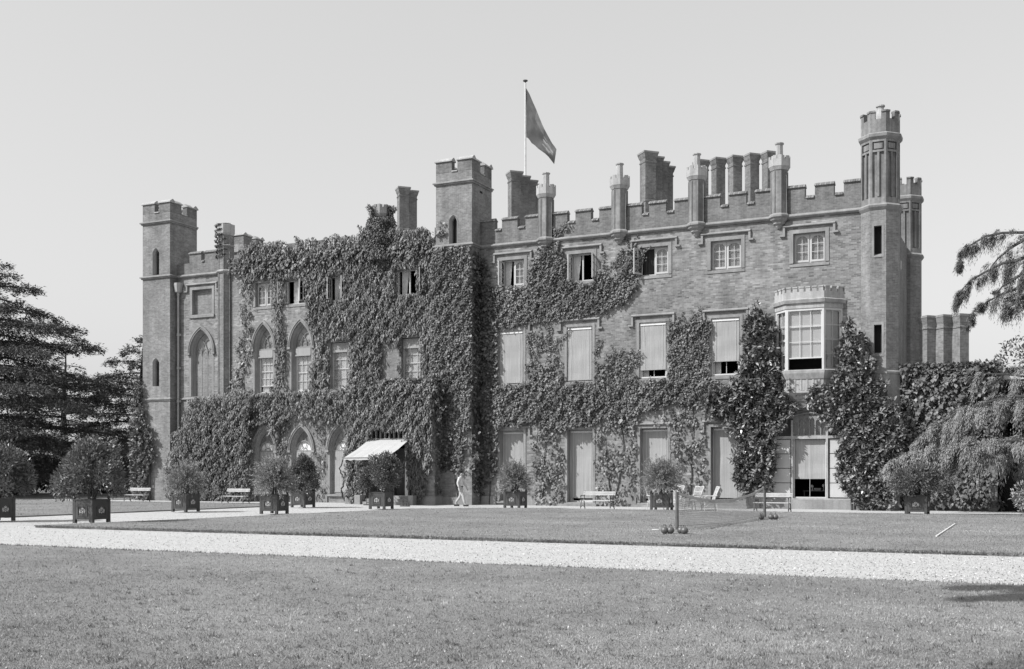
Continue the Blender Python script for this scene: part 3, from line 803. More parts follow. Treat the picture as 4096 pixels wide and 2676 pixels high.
def sash_window(parent, x0, x1, z0, z1, y, cols, rows, gap=0.0, blind=True):
    b = MB(); f = .05
    b.box(x0, x0 + f, y, y + .1, z0, z1).box(x1 - f, x1, y, y + .1, z0, z1).box(x0 + f, x1 - f, y, y + .1, z1 - f, z1).box(x0 + f, x1 - f, y, y + .1, z0, z0 + .05)
    b.build('window_frame', 'paint', parent)
    s = MB(); xa, xb, za, zb = x0 + f, x1 - f, z0 + .05 + gap, z1 - f; ys = y + .03
    s.box(xa, xa + .035, ys, ys + .04, za, zb).box(xb - .035, xb, ys, ys + .04, za, zb).box(xa + .035, xb - .035, ys, ys + .04, za, za + .05)
    xs = [xa + .035 + (xb - xa - .07) * k / cols for k in range(cols + 1)]; zs = [za + .05 + (zb - za - .05) * k / rows for k in range(rows + 1)]
    for x in xs[1:-1]: s.box(x - .012, x + .012, ys + .006, ys + .034, za + .05, zb)
    for k, z in enumerate(zs[1:-1]):
        h = .028 if k == rows // 2 - 1 else .011
        s.box(xa + .035, xb - .035, ys + .001, ys + .039, z - h, z + h)
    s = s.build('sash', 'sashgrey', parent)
    panes(s, [(xs[i] + .012, xs[i + 1] - .012, zs[j] + .02, zs[j + 1] - .02) for i in range(cols) for j in range(rows)], ys + .018)
    if blind: roller(parent, xa, xb, za + .02, zb, ys + .055, 'blindwhite')
for (x0, x1), gap in zip(GOT, (.32, 0.0)):
    zs, za = 8.95, 10.2
    spandrel(x0, x1, zs, za, -.001, 'brick', MAN)
    w, I = jamb(x0, x1, 6.3, zs, za)
    tracery(w, x0 + .15, x1 - .15, zs, za - .19, 8.88, .25)
    MB().box(x0 + .15, x1 - .15, .2, .33, 8.78, 8.879).build('transom', 'stone', w)
    MB().box(x0 + .17, x1 - .17, .16, .26, 8.42, 8.779).box(x0 + .16, x1 - .16, .13, .27, 8.34, 8.419).build('blind_box', 'blind', w)
    sash_window(w, x0 + .15, x1 - .15, 6.32, 8.42, .28, 3, 4, gap)
    if gap: curtain(w, x0 + .25, x0 + .75, 6.3, 6.8, .42)
    gothic_hood(w, x0, x1, zs - .1, za)
    MB().prism([(-.1, 6.14), (.3, 6.14), (.3, 6.32), (-.1, 6.24)], 'x', x0 - .1, x1 + .1).build('sill', 'stone', w)
for x0, x1 in BIG:
    w = surround(x0 + .03, x1 - .03, 6.34, 8.98, .14, .14, .18, .03, .2)
    MB().box(x0 + .05, x1 - .05, .12, .2, 8.55, 8.95).box(x0 + .1, x1 - .06, .08, .2, 8.42, 8.549).build('blind_box', 'blind', w)
    sash_window(w, x0 + .03, x1 - .03, 6.36, 8.6, .2, 3, 4, .26 if x0 > -32 else 0)
for i, (x0, x1) in enumerate(LOW):
    zs, za = 3.05, 4.22
    spandrel(x0, x1, zs, za, -.001, 'brick', MAN)
    w, I = jamb(x0, x1, .5, zs, za)
    xa, xb = x0 + .15, x1 - .15; xm = (xa + xb) / 2; r = (xb - xa) / 2 - .01; zf = 2.94
    pts = arch(xa, xb, zs, za - .19, 10); t = MB()
    semi = [(xm - r * math.cos(math.pi * k / 20), zf + r * math.sin(math.pi * k / 20)) for k in range(21)]
    semi[0] = (xa, zf); semi[-1] = (xb, zf)
    t.strip([(p[0], .27, p[1]) for p in semi], [(p[0], .27, max(q[1], p[1] + .002)) for p, q in zip(semi, pts)])
    t.build('tympanum', 'stonedark', w)
    f = MB(); f.tube([(p[0], .25, p[1]) for p in semi], .04, 5); f.tube([(xm + (p[0] - xm) * .9, .25, zf + (p[1] - zf) * .9) for p in semi], .018, 4)
    f.box(xa, xb, .2, .3, zf - .04, zf + .02)
    for a in (65, 115): f.tube([(xm + .22 * math.cos(R(a)), .26, zf + .16 * math.sin(R(a))), (xm + r * math.cos(R(a)), .26, zf + r * math.sin(R(a)))], .022, 4)
    f.tube([(xm - .2 * math.cos(math.pi * k / 8), .26, zf + .16 * math.sin(math.pi * k / 8)) for k in range(9)], .02, 4)
    f = f.build('fanlight', 'stone', w)
    p = MB(); p.poly([(xm + .2 * math.cos(math.pi * k / 8), .312, zf + .16 * math.sin(math.pi * k / 8)) for k in range(9)]); p.build('pane', 'blindwhite', f)
    for a0, a1 in ((0, 65), (65, 115), (115, 180)):
        q = [(xm + .2 * math.cos(R(a0)), .31, zf + .16 * math.sin(R(a0)))] + [(xm + r * math.cos(R(a0 + (a1 - a0) * k / 5)), .31, zf + r * math.sin(R(a0 + (a1 - a0) * k / 5))) for k in range(6)] + [(xm + .2 * math.cos(R(a1)), .31, zf + .16 * math.sin(R(a1)))]
        p = MB(); p.poly(q); p.build('pane', 'blindwhite', f)
    roller(w, xa + .03, xb - .03, .62, zf - .05, .2)
    MB().box(xa, xb, .24, .32, .5, zf - .05).build('window_frame', 'paint', w)
    gothic_hood(w, x0, x1, zs - .1, za, .2)
    MB().prism([(-.12, .36), (.3, .36), (.3, .5), (-.12, .46)], 'x', x0 - .1, x1 + .1).build('sill', 'stone', w)
# blind arch and blind panel beside the left tower
x0, x1, z0, za = BLIND_ARCH; spandrel(x0, x1, 8.95, za, -.001, 'brick', MAN); w, I = jamb(x0, x1, 6.25, 8.95, za, name='blind_arch')
tracery(w, x0 + .15, x1 - .15, 8.95, za - .19, 8.72, .25)
MB().box(x0 + .14, x1 - .14, .28, .33, z0, 8.72).build('infill', 'brick', w)
b = MB()
for u in (1 / 3, 2 / 3): b.box(x0 + .15 + u * 1.31 - .015, x0 + .15 + u * 1.31 + .015, .262, .279, 6.3, 8.72)
b.build('mullion', 'stone', w)
gothic_hood(w, x0, x1, 8.85, za)
x0, x1, z0, z1 = PANEL; w = surround(x0 + .03, x1 - .03, z0 + .02, z1 - .03, .16, .16, .2, .03, .28, name='blind_panel')
MB().box(x0 + .03, x1 - .03, .22, .3, z0 + .02, z1 - .03).build('infill', 'brick', w)
hood(w, x0 - .28, x1 + .28, z1 + .36, .42)
# lead rainwater pipe in the corner of the left tower, another on the far corner turret
p = MB(); xp, yp = -46.52, -.16
p.lathe(xp, yp, [(.1, .055), (12.3, .055), (12.35, .08), (12.5, .08), (12.55, .2), (12.95, .26), (13.1, .26)], 8)
for z in (2, 4, 5.9, 7.9, 9.9): p.lathe(xp, yp, [(z, .085), (z + .16, .085)], 8).box(xp - .16, xp + .16, yp + .03, yp + .1, z + .02, z + .14)
p.build('downpipe', 'lead', MAN)
p = MB().lathe(-5.98, 5.2, [(.1, .06), (11.5, .06), (11.6, .2), (12.0, .22)], 8); p.build('downpipe', 'lead', MAN)

# ------------------------------------------------------------------ oriel and garden window below it
XA, XB, YO = -10.17, -8.46, -.78                     # front light
XR0, XR1 = -10.82, -7.74                             # roots on the wall
def plan(o=0.0, yo=0.0):
    return [(XR0 - o * 1.2, -.001), (XA - o * .45, YO - o), (XB + o * .45, YO - o), (XR1 + o * 1.2, -.001)]
OR = MB(); OB = MB(); OM = MB()
def ring(b, za, zb, oa, ob, cap=True):
    A, B = plan(oa), plan(ob)
    for k in range(3): b.poly([A[k] + (za,), A[k + 1] + (za,), B[k + 1] + (zb,), B[k] + (zb,)])
    if cap:
        b.poly([p + (zb,) for p in B]); b.poly([p + (za,) for p in A][::-1])
ring(OB, 6.18, 6.30, .05, .07); ring(OB, 6.301, 6.34, .07, -.02); ring(OR, 9.12, 9.35, .0, .0); ring(OR, 9.351, 9.50, .08, .14); ring(OR, 9.501, 9.55, .14, .03); ring(OR, 9.551, 9.86, .02, .02)
for (xa, ya), (xb, yb), n in ((plan(.02)[0], plan(.02)[1], 3), (plan(.02)[1], plan(.02)[2], 6), (plan(.02)[2], plan(.02)[3], 3)):
    L = math.hypot(xb - xa, yb - ya); ang = math.atan2(yb - ya, xb - xa); st = L / n
    for k in range(n):
        u = (k + .5) * st; c = Vector((xa + math.cos(ang) * u - math.sin(ang) * .06, ya + math.sin(ang) * u + math.cos(ang) * .06, 9.95))
        OM.obox(c, st * .34, .06, .09, ang); OM.obox(c + Vector((0, 0, .12)), st * .37, .085, .03, ang)
ring(OB, 5.92, 6.179, -.06, .05); ring(OB, 5.38, 5.919, -.10, -.10); ring(OB, 5.30, 5.379, -.02, -.02)
ring(OB, 5.22, 5.299, -.16, -.06); ring(OB, 5.02, 5.219, -.34, -.2); ring(OB, 4.94, 5.019, -.40, -.38); ring(OB, 4.74, 4.939, -.62, -.44); ring(OB, 4.66, 4.739, -.66, -.64)
OR = OR.build('oriel_window', 'coping', MAN); OB.build('oriel_base', 'coping', OR); OM.build('battlement', 'coping', OR)
b = MB()
for k in range(6): b.box(XA + .1 + k * .27, XA + .16 + k * .27, YO + .07, YO + .115, 5.4, 5.9)
b.build('panel_rib', 'coping', OR)
def facet(pa, pb, z0, z1, cols, rows, gap, bl, name='sash'):
    """glazed facet between two plan points"""
    xa, ya = pa; xb, yb = pb; L = math.hypot(xb - xa, yb - ya); ang = math.atan2(yb - ya, xb - xa)
    m = Matrix.Translation((xa, ya, 0)) @ Matrix.Rotation(ang, 4, 'Z')
    b = MB(); f = .09
    b.box(0, f, 0, .14, z0, z1).box(L - f, L, 0, .14, z0, z1).box(f, L - f, .001, .139, z1 - .1, z1)
    s = MB(); g = f + .001
    s.box(g, g + .04, .05, .09, z0 + gap, z1 - .1).box(L - g - .04, L - g, .05, .09, z0 + gap, z1 - .1).box(g + .04, L - g - .04, .05, .09, z0 + gap, z0 + gap + .05)
    xs = [g + .04 + (L - 2 * g - .08) * k / cols for k in range(cols + 1)]; zs = [z0 + gap + .05 + (z1 - .15 - z0 - gap) * k / rows for k in range(rows + 1)]
    for x in xs[1:-1]: s.box(x - .012, x + .012, .056, .084, z0 + gap + .05, z1 - .1)
    for k, z in enumerate(zs[1:-1]):
        for dz in ((-.03, .03) if k % 2 else (0,)): s.box(g + .04, L - g - .04, .052, .088, z - .009 + dz, z + .009 + dz)
    for k in range(cols):
        a = arch(xs[k], xs[k + 1], z1 - .24, z1 - .12, 4); s.strip([(p[0], .06, p[1]) for p in a], [(p[0], .06, z1 - .1) for p in a])
    xf(b, m).build('window_frame', 'paint', OR); s = xf(s, m).build(name, 'paint', OR)
    panes(s, [(xs[i] + .012, xs[i + 1] - .012, zs[j] + .02, zs[j + 1] - .02) for i in range(cols) for j in range(rows)], .066, m)
    if bl:
        q = MB().box(g, L - g, .15, .155, z0 + gap + .02, z1 - .1); xf(q, m).build('blind', 'blindwhite', OR)
PL = plan(-.03)
facet(PL[1], PL[2], 6.345, 9.115, 3, 3, .50, True); facet(PL[0], PL[1], 6.345, 9.115, 2, 4, 0, True); facet(PL[2], PL[3], 6.345, 9.115, 2, 4, 0, True)
MB().box(XR0 + .1, XR1 - .1, .3, .34, 6.3, 9.3).build('dark_backdrop', 'dark', OR)  # near-black sheet: darkness of the room behind put into its colour
# garden window
GW = MB(); x0, x1 = -9.98, -8.50
GW.box(x0 - .09, x0, -.06, .14, .5, 4.1).box(x1, x1 + .09, -.06, .14, .5, 4.1).box(-11.15, x0 - .091, -.05, .12, 3.24, 3.36).box(x1 + .091, -7.32, -.05, .12, 3.24, 3.36).box(x0, x1, -.05, .12, 3.22, 3.36)
GW.box(-11.15, -11.05, -.03, .12, .5, 3.239).box(-7.42, -7.32, -.03, .12, .5, 3.239).box(-11.15, -7.32, -.1, .2, .44, .5)
GW = GW.build('garden_window', 'coping', MAN)
pts = [(-11.15 + 3.83 * k / 16, 3.5 + .92 * math.sin(math.pi * k / 16) ** .8) for k in range(17)]
b = MB(); b.strip([(p[0], -.04, p[1]) for p in pts], [(p[0], -.04, 4.5) for p in pts]); b.strip([(p[0], -.04, p[1]) for p in pts], [(p[0], .14, p[1]) for p in pts]); b.tube([(p[0], -.06, p[1]) for p in pts], .05, 5)
b.build('arch_head', 'stone', GW)
fl = MB(); fl.box(x0, x1, .0, .05, 3.361, 3.4)
for k in range(7):
    x = x0 + (x1 - x0) * k / 6; fl.box(x - .025, x + .025, .0, .05, 3.4, 4.3)
for k in range(6):
    a0, a1 = x0 + (x1 - x0) * k / 6 + .025, x0 + (x1 - x0) * (k + 1) / 6 - .025; zt = 3.95 + .28 * math.sin(math.pi * (k + .5) / 6)
    q = arch(a0, a1, zt - .2, zt, 4); fl.strip([(p[0], .01, p[1]) for p in q], [(p[0], .01, 4.4) for p in q])
fl = fl.build('fanlight', 'stone', GW)
panes(fl, [(x0 + (x1 - x0) * k / 6 + .025, x0 + (x1 - x0) * (k + 1) / 6 - .025, 3.4, 4.25) for k in range(6)], .03)
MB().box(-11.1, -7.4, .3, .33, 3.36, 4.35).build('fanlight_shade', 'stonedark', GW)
roller(GW, x0 + .02, x1 - .02, 1.42, 3.2, .16)
s = MB().box(x0, x0 + .05, .07, .11, .5, 3.22).box(x1 - .05, x1, .07, .11, .5, 3.22).box(x0 + .05, x1 - .05, .07, .11, .5, .56).box(-9.25, -9.235, .08, .1, .56, 1.42).build('sash', 'paint', GW)
for xa, xb in ((-11.05, x0 - .09), (x1 + .09, -7.42)):
    p = MB(); n = 4
    for k in range(n): p.box(xa + .06, xb - .05, .05, .09, .54 + k * .675, .54 + k * .675 + .63)
    MB().box(xa, xb, .091, .13, .5, 3.24).build('side_light', 'stonedark', GW)
    for k in range(n): MB().box(xa + .06, xb - .05, .03, .09, .55 + k * .67, .55 + k * .67 + .635).build('panel', 'panelpaint', GW)
b = MB().box(-11.2, -7.25, -.16, -.001, -.05, .439); b.build('plinth', 'stone', GW)
# what stands on the table inside the garden window
tb = MB().box(-9.7, -8.6, .75, 1.5, .80, .84)
for x in (-9.65, -8.7): tb.box(x, x + .05, .8, .85, .0, .8)
tb.build('table', 'bark', tag(thing('writing_table', 'dark table just inside the open window beneath the oriel', 'table', (-9.15, 1.1, 0))))
t = thing('table_lamp', 'small pale lamp on the table inside the window, left one', 'lamp', (-9.3, 1.0, .841)); t['label'] = 'small pale lamp beside the books on the table inside the garden window'
MB().lathe(-9.3, 1.0, [(.841, .07), (.86, .07), (.88, .02), (.98, .02), (1.0, .06), (1.06, .07), (1.1, .04)], 10).build('lamp_body', 'cloth', t)
t = thing('table_lamp', 'slender pale lamp at the right end of the table inside the garden window', 'lamp', (-8.78, 1.0, .841))
MB().lathe(-8.78, 1.0, [(.841, .05), (.86, .05), (.87, .012), (1.0, .012), (1.02, .06), (1.1, .065), (1.14, .03)], 10).build('lamp_body', 'cloth', t)
t = thing('book_pile', 'low pile of pale books between the lamps on the table', 'books', (-9.05, .95, .841))
for k in range(3): MB().obox(Vector((-9.05, .95, .86 + .04 * k)), .16, .1, .018, .05 * k).build('book', 'stone', t)

# ------------------------------------------------------------------ porch
PX0, PX1, PY = -33.30, -27.98, -1.70
PO = MB(); PIER = []
for x0, x1 in ((PX0, -32.55), (-28.75, PX1)): PIER.append((x0, x1))
PO.box(PX0, -32.55, PY + .001, -.002, 3.4, 6.0).box(-28.75, PX1, PY + .001, -.002, 3.4, 6.0)
PO.box(-32.549, -28.751, PY + .002, PY + .4, 4.15, 6.0).box(PX0 + .01, PX1 - .01, PY + .41, -.003, 5.7, 5.98)
PO = PO.build('porch', 'brick', MAN)
for x0, x1 in PIER: MB().box(x0, x1, PY, -.001, .46, 3.399).build('pier', 'brick', PO)
MB().box(PX0 - .03, PX1 + .03, PY - .03, -.004, 6.001, 6.1).build('cornice', 'stone', PO)
for x0, x1 in ((PX0 - .12, -32.45), (-28.85, PX1 + .12)): MB().box(x0, x1, PY - .14, -.004, -.05, .40).box(x0 + .04, x1 - .04, PY - .09, -.005, .401, .47).build('pedestal', 'stone', PO)
for xc in (-31.35, -30.0 + .28): MB().box(xc - .09, xc + .09, PY + .1, PY + .3, .46, 3.3).box(xc - .13, xc + .13, PY + .06, PY + .34, .36, .459).box(xc - .12, xc + .12, PY + .07, PY + .33, 3.301, 3.4).build('column', 'paint', PO)
b = MB().box(-32.548, -28.752, PY + .06, PY + .3, 3.401, 3.5).box(-32.548, -28.752, PY + .06, PY + .3, 4.0, 4.149)
for k in range(14): b.box(-32.5 + k * .28, -32.42 + k * .28, PY + .1, PY + .26, 3.501, 3.999)
b.build('transom_light', 'stone', PO)
MB().box(-32.54, -28.76, PY + .31, PY + .33, 3.5, 4.0).build('pane', 'dark', PO)
b = MB()
for k in range(3): b.box(-31.9 - .0 * k, -29.1, PY - .75 + .3 * k, PY + .05 + .3 * k, -.05 + .001 * k, .15 * (k + 1))
b.build('step', 'stone', PO)
MB().box(-29.15, -28.86, PY - .7, PY - .15, -.05, .5).build('step_cheek', 'stone', PO); MB().box(-32.44, -32.1, PY - .7, PY - .15, -.05, .5).build('step_cheek', 'stone', PO)
d = MB().box(-31.4, -30.55, .15, .2, .46, 3.0).box(-30.5, -29.65, .15, .2, .46, 3.0); d.build('door', 'planter', MAN)
MB().box(-33.72, -33.32, -.75, -.1, -.05, 1.0).box(-33.76, -33.28, -.79, -.06, 1.001, 1.08).build('carved_pier', 'stone', PO)
# long gothic shaft beside the porch (pale jamb on the central tower)
MB().tube([(-28.14, -1.02, .4), (-28.14, -1.02, 3.6), (-28.2, -1.02, 3.95)], .06, 6).build('corner_shaft', 'stone', MAN)
MB().box(-28.3, -26.15, -1.04, -.951, -.05, .42).build('tower_plinth', 'stone', MAN)
# awning
AW = thing('awning', 'white canvas awning sloping out over the porch steps', 'awning', (-30.7, PY, 3.3))
tl, tr = (-31.95, PY - .06, 3.42), (-29.45, PY - .06, 3.42)
xl, yl = -31.72, PY - 3.0
x0_, z0_ = P(1374, 1832, yl)
x1_ = x0_ + 2.55
b = MB(); n = 12; A, B = [], []
for k in range(n + 1):
    u = k / n; sag = .03 * math.sin(k * 1.7)
    A.append((tl[0] + (tr[0] - tl[0]) * u, tl[1], tl[2])); B.append((x0_ + (x1_ - x0_) * u, yl, z0_ + .02 * math.sin(k * 2.3)))
mid = [tuple((p * .5 + q * .5) for p, q in zip(a, c)) for a, c in zip(A, B)]; mid = [(x, y, z - .05) for x, y, z in mid]
b.strip(B, mid); b.strip(mid, A); b.strip([(x, y - .01, z - .12 + .025 * (k % 2)) for k, (x, y, z) in enumerate(B)], B)
c = b.build('canopy', 'canvas', AW)
b = MB().tube([B[0], B[-1]], .022, 5).tube([A[0], A[-1]], .03, 5).tube([(B[0][0] + .05, B[0][1], B[0][2] - .02), (-31.9, PY, 2.3)], .018, 5).tube([(B[-1][0] - .05, B[-1][1], B[-1][2] - .02), (-29.5, PY, 2.3)], .018, 5)
b.build('frame', 'iron', AW)
def scraper(x, y, label):
    t = thing('boot_scraper', label, 'boot scraper', (x, y, 0))
    MB().box(x - .22, x + .22, y - .12, y + .12, 0, .05).build('tray', 'iron', t)
    MB().tube([(x - .1, y, .05), (x - .12, y, .34), (x - .06, y, .38)], .02, 5).tube([(x + .1, y, .05), (x + .12, y, .34), (x + .06, y, .38)], .02, 5).box(x - .11, x + .11, y - .008, y + .008, .12, .16).build('blade', 'iron', t)
scraper(*G(1473, 2021), 'iron boot scraper on the gravel left of the tub by the porch')
scraper(*G(1620, 2026), 'iron boot scraper on the gravel right of the porch steps')

# ------------------------------------------------------------------ service wing behind creeper, right
SW = thing('service_wing', 'low brick wing hidden by creeper right of the corner turret', 'wing', (-1, 2, 0))
WX0, WX1 = -5.3, -1.35
MB().box(WX0, WX1, .3, .7, -.1, 6.0).box(WX0, WX1 + 20, 9.6, 10, -.1, 7.0).box(WX1 - .35, WX1, -.1, .299, -.1, 3.0).box(WX1 + 1.2, 22, .3, .7, -.1, 3.2).box(WX1 + .001, WX1 + 1.199, .3, .7, 2.6, 3.2).build('wall', 'brickdark', SW)
MB().box(WX1 + .02, WX1 + 1.18, .5, .56, 0, 2.6).build('door', 'dark', SW)  # no door leaf: near-black sheet, shade of the open doorway put into colour
MB().box(WX0, WX1 + 20, .71, 9.59, 5.7, 5.9).build('roof', 'roof', SW)
ya = 1.1; xs_ = [P(q, 1300, ya)[0] for q in (3711, 3776, 3842)]; zt = P(3776, 1262, ya)[1]
stack([(x, ya) for x in xs_], P(3776, 1470, ya)[1] - .9, zt, (xs_[0] - .4, xs_[-1] + .4, ya - .35, ya + .4, 4.5, P(3776, 1470, ya)[1] - .45), .49, SW, 'brick')

# ------------------------------------------------------------------ flag
fy = 9.0
px_, pz0 = P(2101.5, 800, fy); zt = P(2101.5, 332, fy)[1]
t = thing('flagpole', 'tall thin flagpole standing on the roof behind the chimney stack', 'flagpole', (px_, fy, 13.4))
MB().tube([(px_, fy, 13.4), (px_, fy, zt)], .075, 8, .05).build('pole', 'wood', t)
MB().lathe(px_, fy, [(zt, .03), (zt + .08, .03), (zt + .1, .13), (zt + .16, .14), (zt + .18, .05)], 10).build('truck', 'iron', t)
top = [(2104, 351), (2118, 376), (2132, 409), (2146, 440), (2158, 471), (2168, 495), (2178, 517), (2193, 545), (2208, 572), (2218, 585), (2226, 597)]
bot = [(2106, 550), (2112, 552), (2120, 562), (2126, 572), (2140, 582), (2152, 594), (2166, 604), (2180, 614), (2194, 627), (2206, 643), (2217, 657)]
nv = 14; V = []
for i, (a, c) in enumerate(zip(top, bot)):
    for j in range(nv + 1):
        u = j / nv; px2 = a[0] + (c[0] - a[0]) * u; py2 = a[1] + (c[1] - a[1]) * u
        w = math.sin(i * .9 + u * 5.5) * .16 * (i / 10) + .05 * math.sin(u * 9 + i * .4) - i * .06
        x, z = P(px2, py2, fy + w); V.append((x, fy + w, z))
b = MB(); b.v = V
for i in range(10):
    for j in range(nv): q = i * (nv + 1) + j; b.f.append((q, q + 1, q + nv + 2, q + nv + 1))
fl = b.build('flag', 'flagcloth', None, True)
tones = []
for i in range(10):
    for j in range(nv):
        u = j / nv; tn = 1.0
        if i in (3, 4, 5) and u < .22: tn = 1.5
        if i in (6, 7, 8) and .15 < u < .75: tn = random.choice((1.0, 2.2, 2.8, 1.5))
        tones.append(tn * random.uniform(.9, 1.1))
a = fl.data.attributes.new('tone', 'FLOAT', 'FACE'); a.data.foreach_set('value', tones)
tag(fl, 'dark flag with a faint pale device drooping from the roof flagpole', 'flag')

# ------------------------------------------------------------------ creepers
def rnd(n, k=3): return RNG.normal(0, 1, (n, k))
def dpoly(pts, Y): return [P(x * K, y * K, Y) for x, y in pts]
class Leaves:
    def __init__(s): s.a = []
    def add(s, C, U, Nd, L, B, tone):
        U = unit(U); Wd = unit(np.cross(Nd, U)); n = len(C)
        s.a.append((C, U, Wd, np.broadcast_to(L, (n,)).copy(), np.broadcast_to(B, (n,)).copy(), np.broadcast_to(tone, (n,)).copy()))
    def build(s, name, m, parent, fold=.12, oval=False):
        z = [np.concatenate([q[i] for q in s.a]) for i in range(6)]
        return tag(leafmesh(name, *z, m, parent, fold, oval), kind='stuff')
def cover(lv, poly, frame, dens, L=.14, B=.12, thick=.22, holes=(), seed=0.0, hang=.8, edge=.16, patch=None, tone=1.0):
    """shingled leaves over a polygon of a wall; frame = (axis, position)"""
    ax, pos = frame
    p = np.array(poly); lo, hi = p.min(0) - .3, p.max(0) + .3
    n = int((hi - lo).prod() * dens * .9); thick = thick * 1.25
    u = RNG.uniform(lo[0], hi[0], n); z = RNG.uniform(lo[1], hi[1], n)
    ew = wob(u, z, 2.2, seed + 3) * edge; ez = wob(z, u, 2.0, seed + 9) * edge
    k = inpoly(u + ew, z + ez, poly)
    for h in holes: k &= ~((u > h[0] + .02) & (u < h[1] - .02) & (z > h[2] + .03) & (z < h[3] + .10))
    dn = wob(u, z, 1.3, seed)
    if patch is not None: k &= (dn + .5 * wob(u, z, 3.5, seed + 1) + RNG.normal(0, .25, n)) > patch
    u, z, dn = u[k], z[k], dn[k]; n = len(u)
    lump = .5 + .5 * wob(u, z, 2.6, seed + 5) + .35 * wob(u * 2.6, z * .55, 1.4, seed + 11)      # hanging drapes
    hol = wob(u * 1.8, z * .8, 1.5, seed + 21) + .6 * wob(u, z, 4.2, seed + 23)
    g = (hol > -.95) | (RNG.random(n) < .25)                                                 # small hollows
    u, z, dn, lump = u[g], z[g], dn[g], lump[g]; n = len(u)
    depth = RNG.random(n) ** .6
    off = .02 + thick * (.25 + .75 * np.clip(lump, -.15, 1.5)) * depth
    nv = np.array([0, -1.0, 0]) if ax == 'y' else np.array([1.0, 0, 0])
    C = np.stack([u, pos - off, z], 1) if ax == 'y' else np.stack([pos + off, u, z], 1)
    U = np.array([0, 0, -hang]) + nv * RNG.uniform(.0, .75, (n, 1)) + rnd(n) * .30
    Nd = nv * 1.0 + np.array([0, 0, .75]) + rnd(n) * .38
    sc = np.clip(np.exp(RNG.normal(0, .28, n)), .5, 1.9)
    lv.add(C, U, Nd, L * sc, B * sc, tone * np.clip(RNG.normal(1, .28, n), .35, 1.9) * (1 + .28 * wob(u, z, .55, seed + 31)))
def sprigs(lv, starts, Y, n, length, L=.11, B=.10, up=(0.15, 1.0)):
    """single shoots that climb out of the edge of the cover"""
    C = []
    for _ in range(n):
        i = RNG.integers(0, len(starts) - 1); t = RNG.random()
        a, c = starts[i], starts[i + 1]; x, z = a[0] + (c[0] - a[0]) * t, a[1] + (c[1] - a[1]) * t
        dx, dz = up[0] + RNG.normal(0, .35), up[1]; l = length * RNG.uniform(.3, 1.1); s = 0
        while s < l:
            d = .045; s += d; dx += RNG.normal(0, .12); m = math.hypot(dx, dz); x += dx / m * d; z += dz / m * d
            for _k in range(2): C.append((x + RNG.normal(0, .045), Y - .03 - RNG.random() * .06, z + RNG.normal(0, .04)))
    C = np.array(C); n = len(C)
    lv.add(C, np.array([0, -.3, -.8]) + rnd(n) * .4, np.array([0, -1, .6]) + rnd(n) * .4, L * RNG.uniform(.6, 1.1, n), B * RNG.uniform(.6, 1.1, n), np.clip(RNG.normal(1, .25, n), .4, 1.7))
def stems(parent, paths, r=.035):
    for p in paths:
        b = MB(); q = []
        for i in range(len(p) - 1):
            a, c = Vector(p[i]), Vector(p[i + 1])
            for k in range(5): q.append(a.lerp(c, k / 5) + Vector((random.uniform(-.05, .05), 0, 0)))
        q.append(Vector(p[-1])); b.tube(q, r, 5, r * .4)
        b.build('stem', 'bark', parent)
H = [(a + .05, c - .05, d + .05, e) for a, c, d, e in OPEN] + [h for a, c in LOW for h in ((a - .3, c + .3, .3, 3.1), (a - .16, c + .16, 3.1, 3.7), (a + .2, c - .2, 3.7, 4.4))]
# 1: left wing
t = thing('creeper', 'shaggy creeper over the left wing between the slim turret and the central tower', 'creeper', (-36, 0, 0), 'creepers on the mansion')
lv = Leaves()
up = [(560, 585), (575, 566), (640, 562), (668, 558), (672, 572), (690, 572), (694, 555), (735, 553), (740, 566), (757, 564), (760, 548), (838, 546), (840, 525), (912, 525), (914, 533), (1005, 529), (1012, 690), (1012, 900), (930, 900), (930, 800), (890, 795), (888, 900), (805, 900), (812, 800), (775, 795), (765, 690), (728, 705), (668, 648), (640, 645), (575, 655)]
cover(lv, dpoly(up, 0), ('y', 0.0), 640, .155, .05, .34, H, 1, 1.15)
cover(lv, dpoly([(718, 640), (770, 640), (770, 900), (722, 905), (724, 850), (740, 800), (718, 745)], 0), ('y', 0), 620, .155, .05, .32, H, 2, 1.15)
cover(lv, dpoly([(638, 640), (664, 640), (660, 740), (668, 800), (664, 905), (640, 905), (646, 800), (636, 720)], 0), ('y', 0), 420, .15, .05, .25, H, 3, 1.15)
cover(lv, dpoly([(556, 600), (592, 640), (584, 720), (590, 790), (572, 860), (560, 905), (535, 905), (545, 840), (556, 760), (560, 700)], 0), ('y', 0), 150, .15, .09, .2, H, 4, patch=-.25, tone=1.25)
cover(lv, dpoly([(445, 930), (560, 905), (640, 900), (740, 905), (815, 895), (815, 1000), (775, 985), (735, 975), (700, 960), (655, 985), (640, 1010), (580, 1000), (575, 1165), (430, 1165), (395, 1110), (405, 1010), (450, 985)], 0), ('y', 0), 560, .155, .052, .62, H, 5, 1.15)
cover(lv, dpoly([(450, 925), (520, 918), (590, 925), (590, 1168), (400, 1168), (395, 1080), (430, 1000)], -.42), ('y', -.42), 540, .155, .052, .66, (), 10, 1.15)
cover(lv, dpoly([(640, 960), (672, 985), (672, 1120), (640, 1120)], 0), ('y', 0), 300, .13, .07, .2, H, 6, patch=-.35)
cover(lv, dpoly([(728, 975), (760, 1000), (760, 1165), (730, 1165)], 0), ('y', 0), 200, .13, .07, .18, H, 7, patch=-.05, tone=1.15)
cover(lv, dpoly([(400, 1010), (420, 990), (440, 1165), (385, 1165)], -.1), ('y', -.1), 120, .15, .09, .3, (), 8, patch=-.2, tone=1.2)
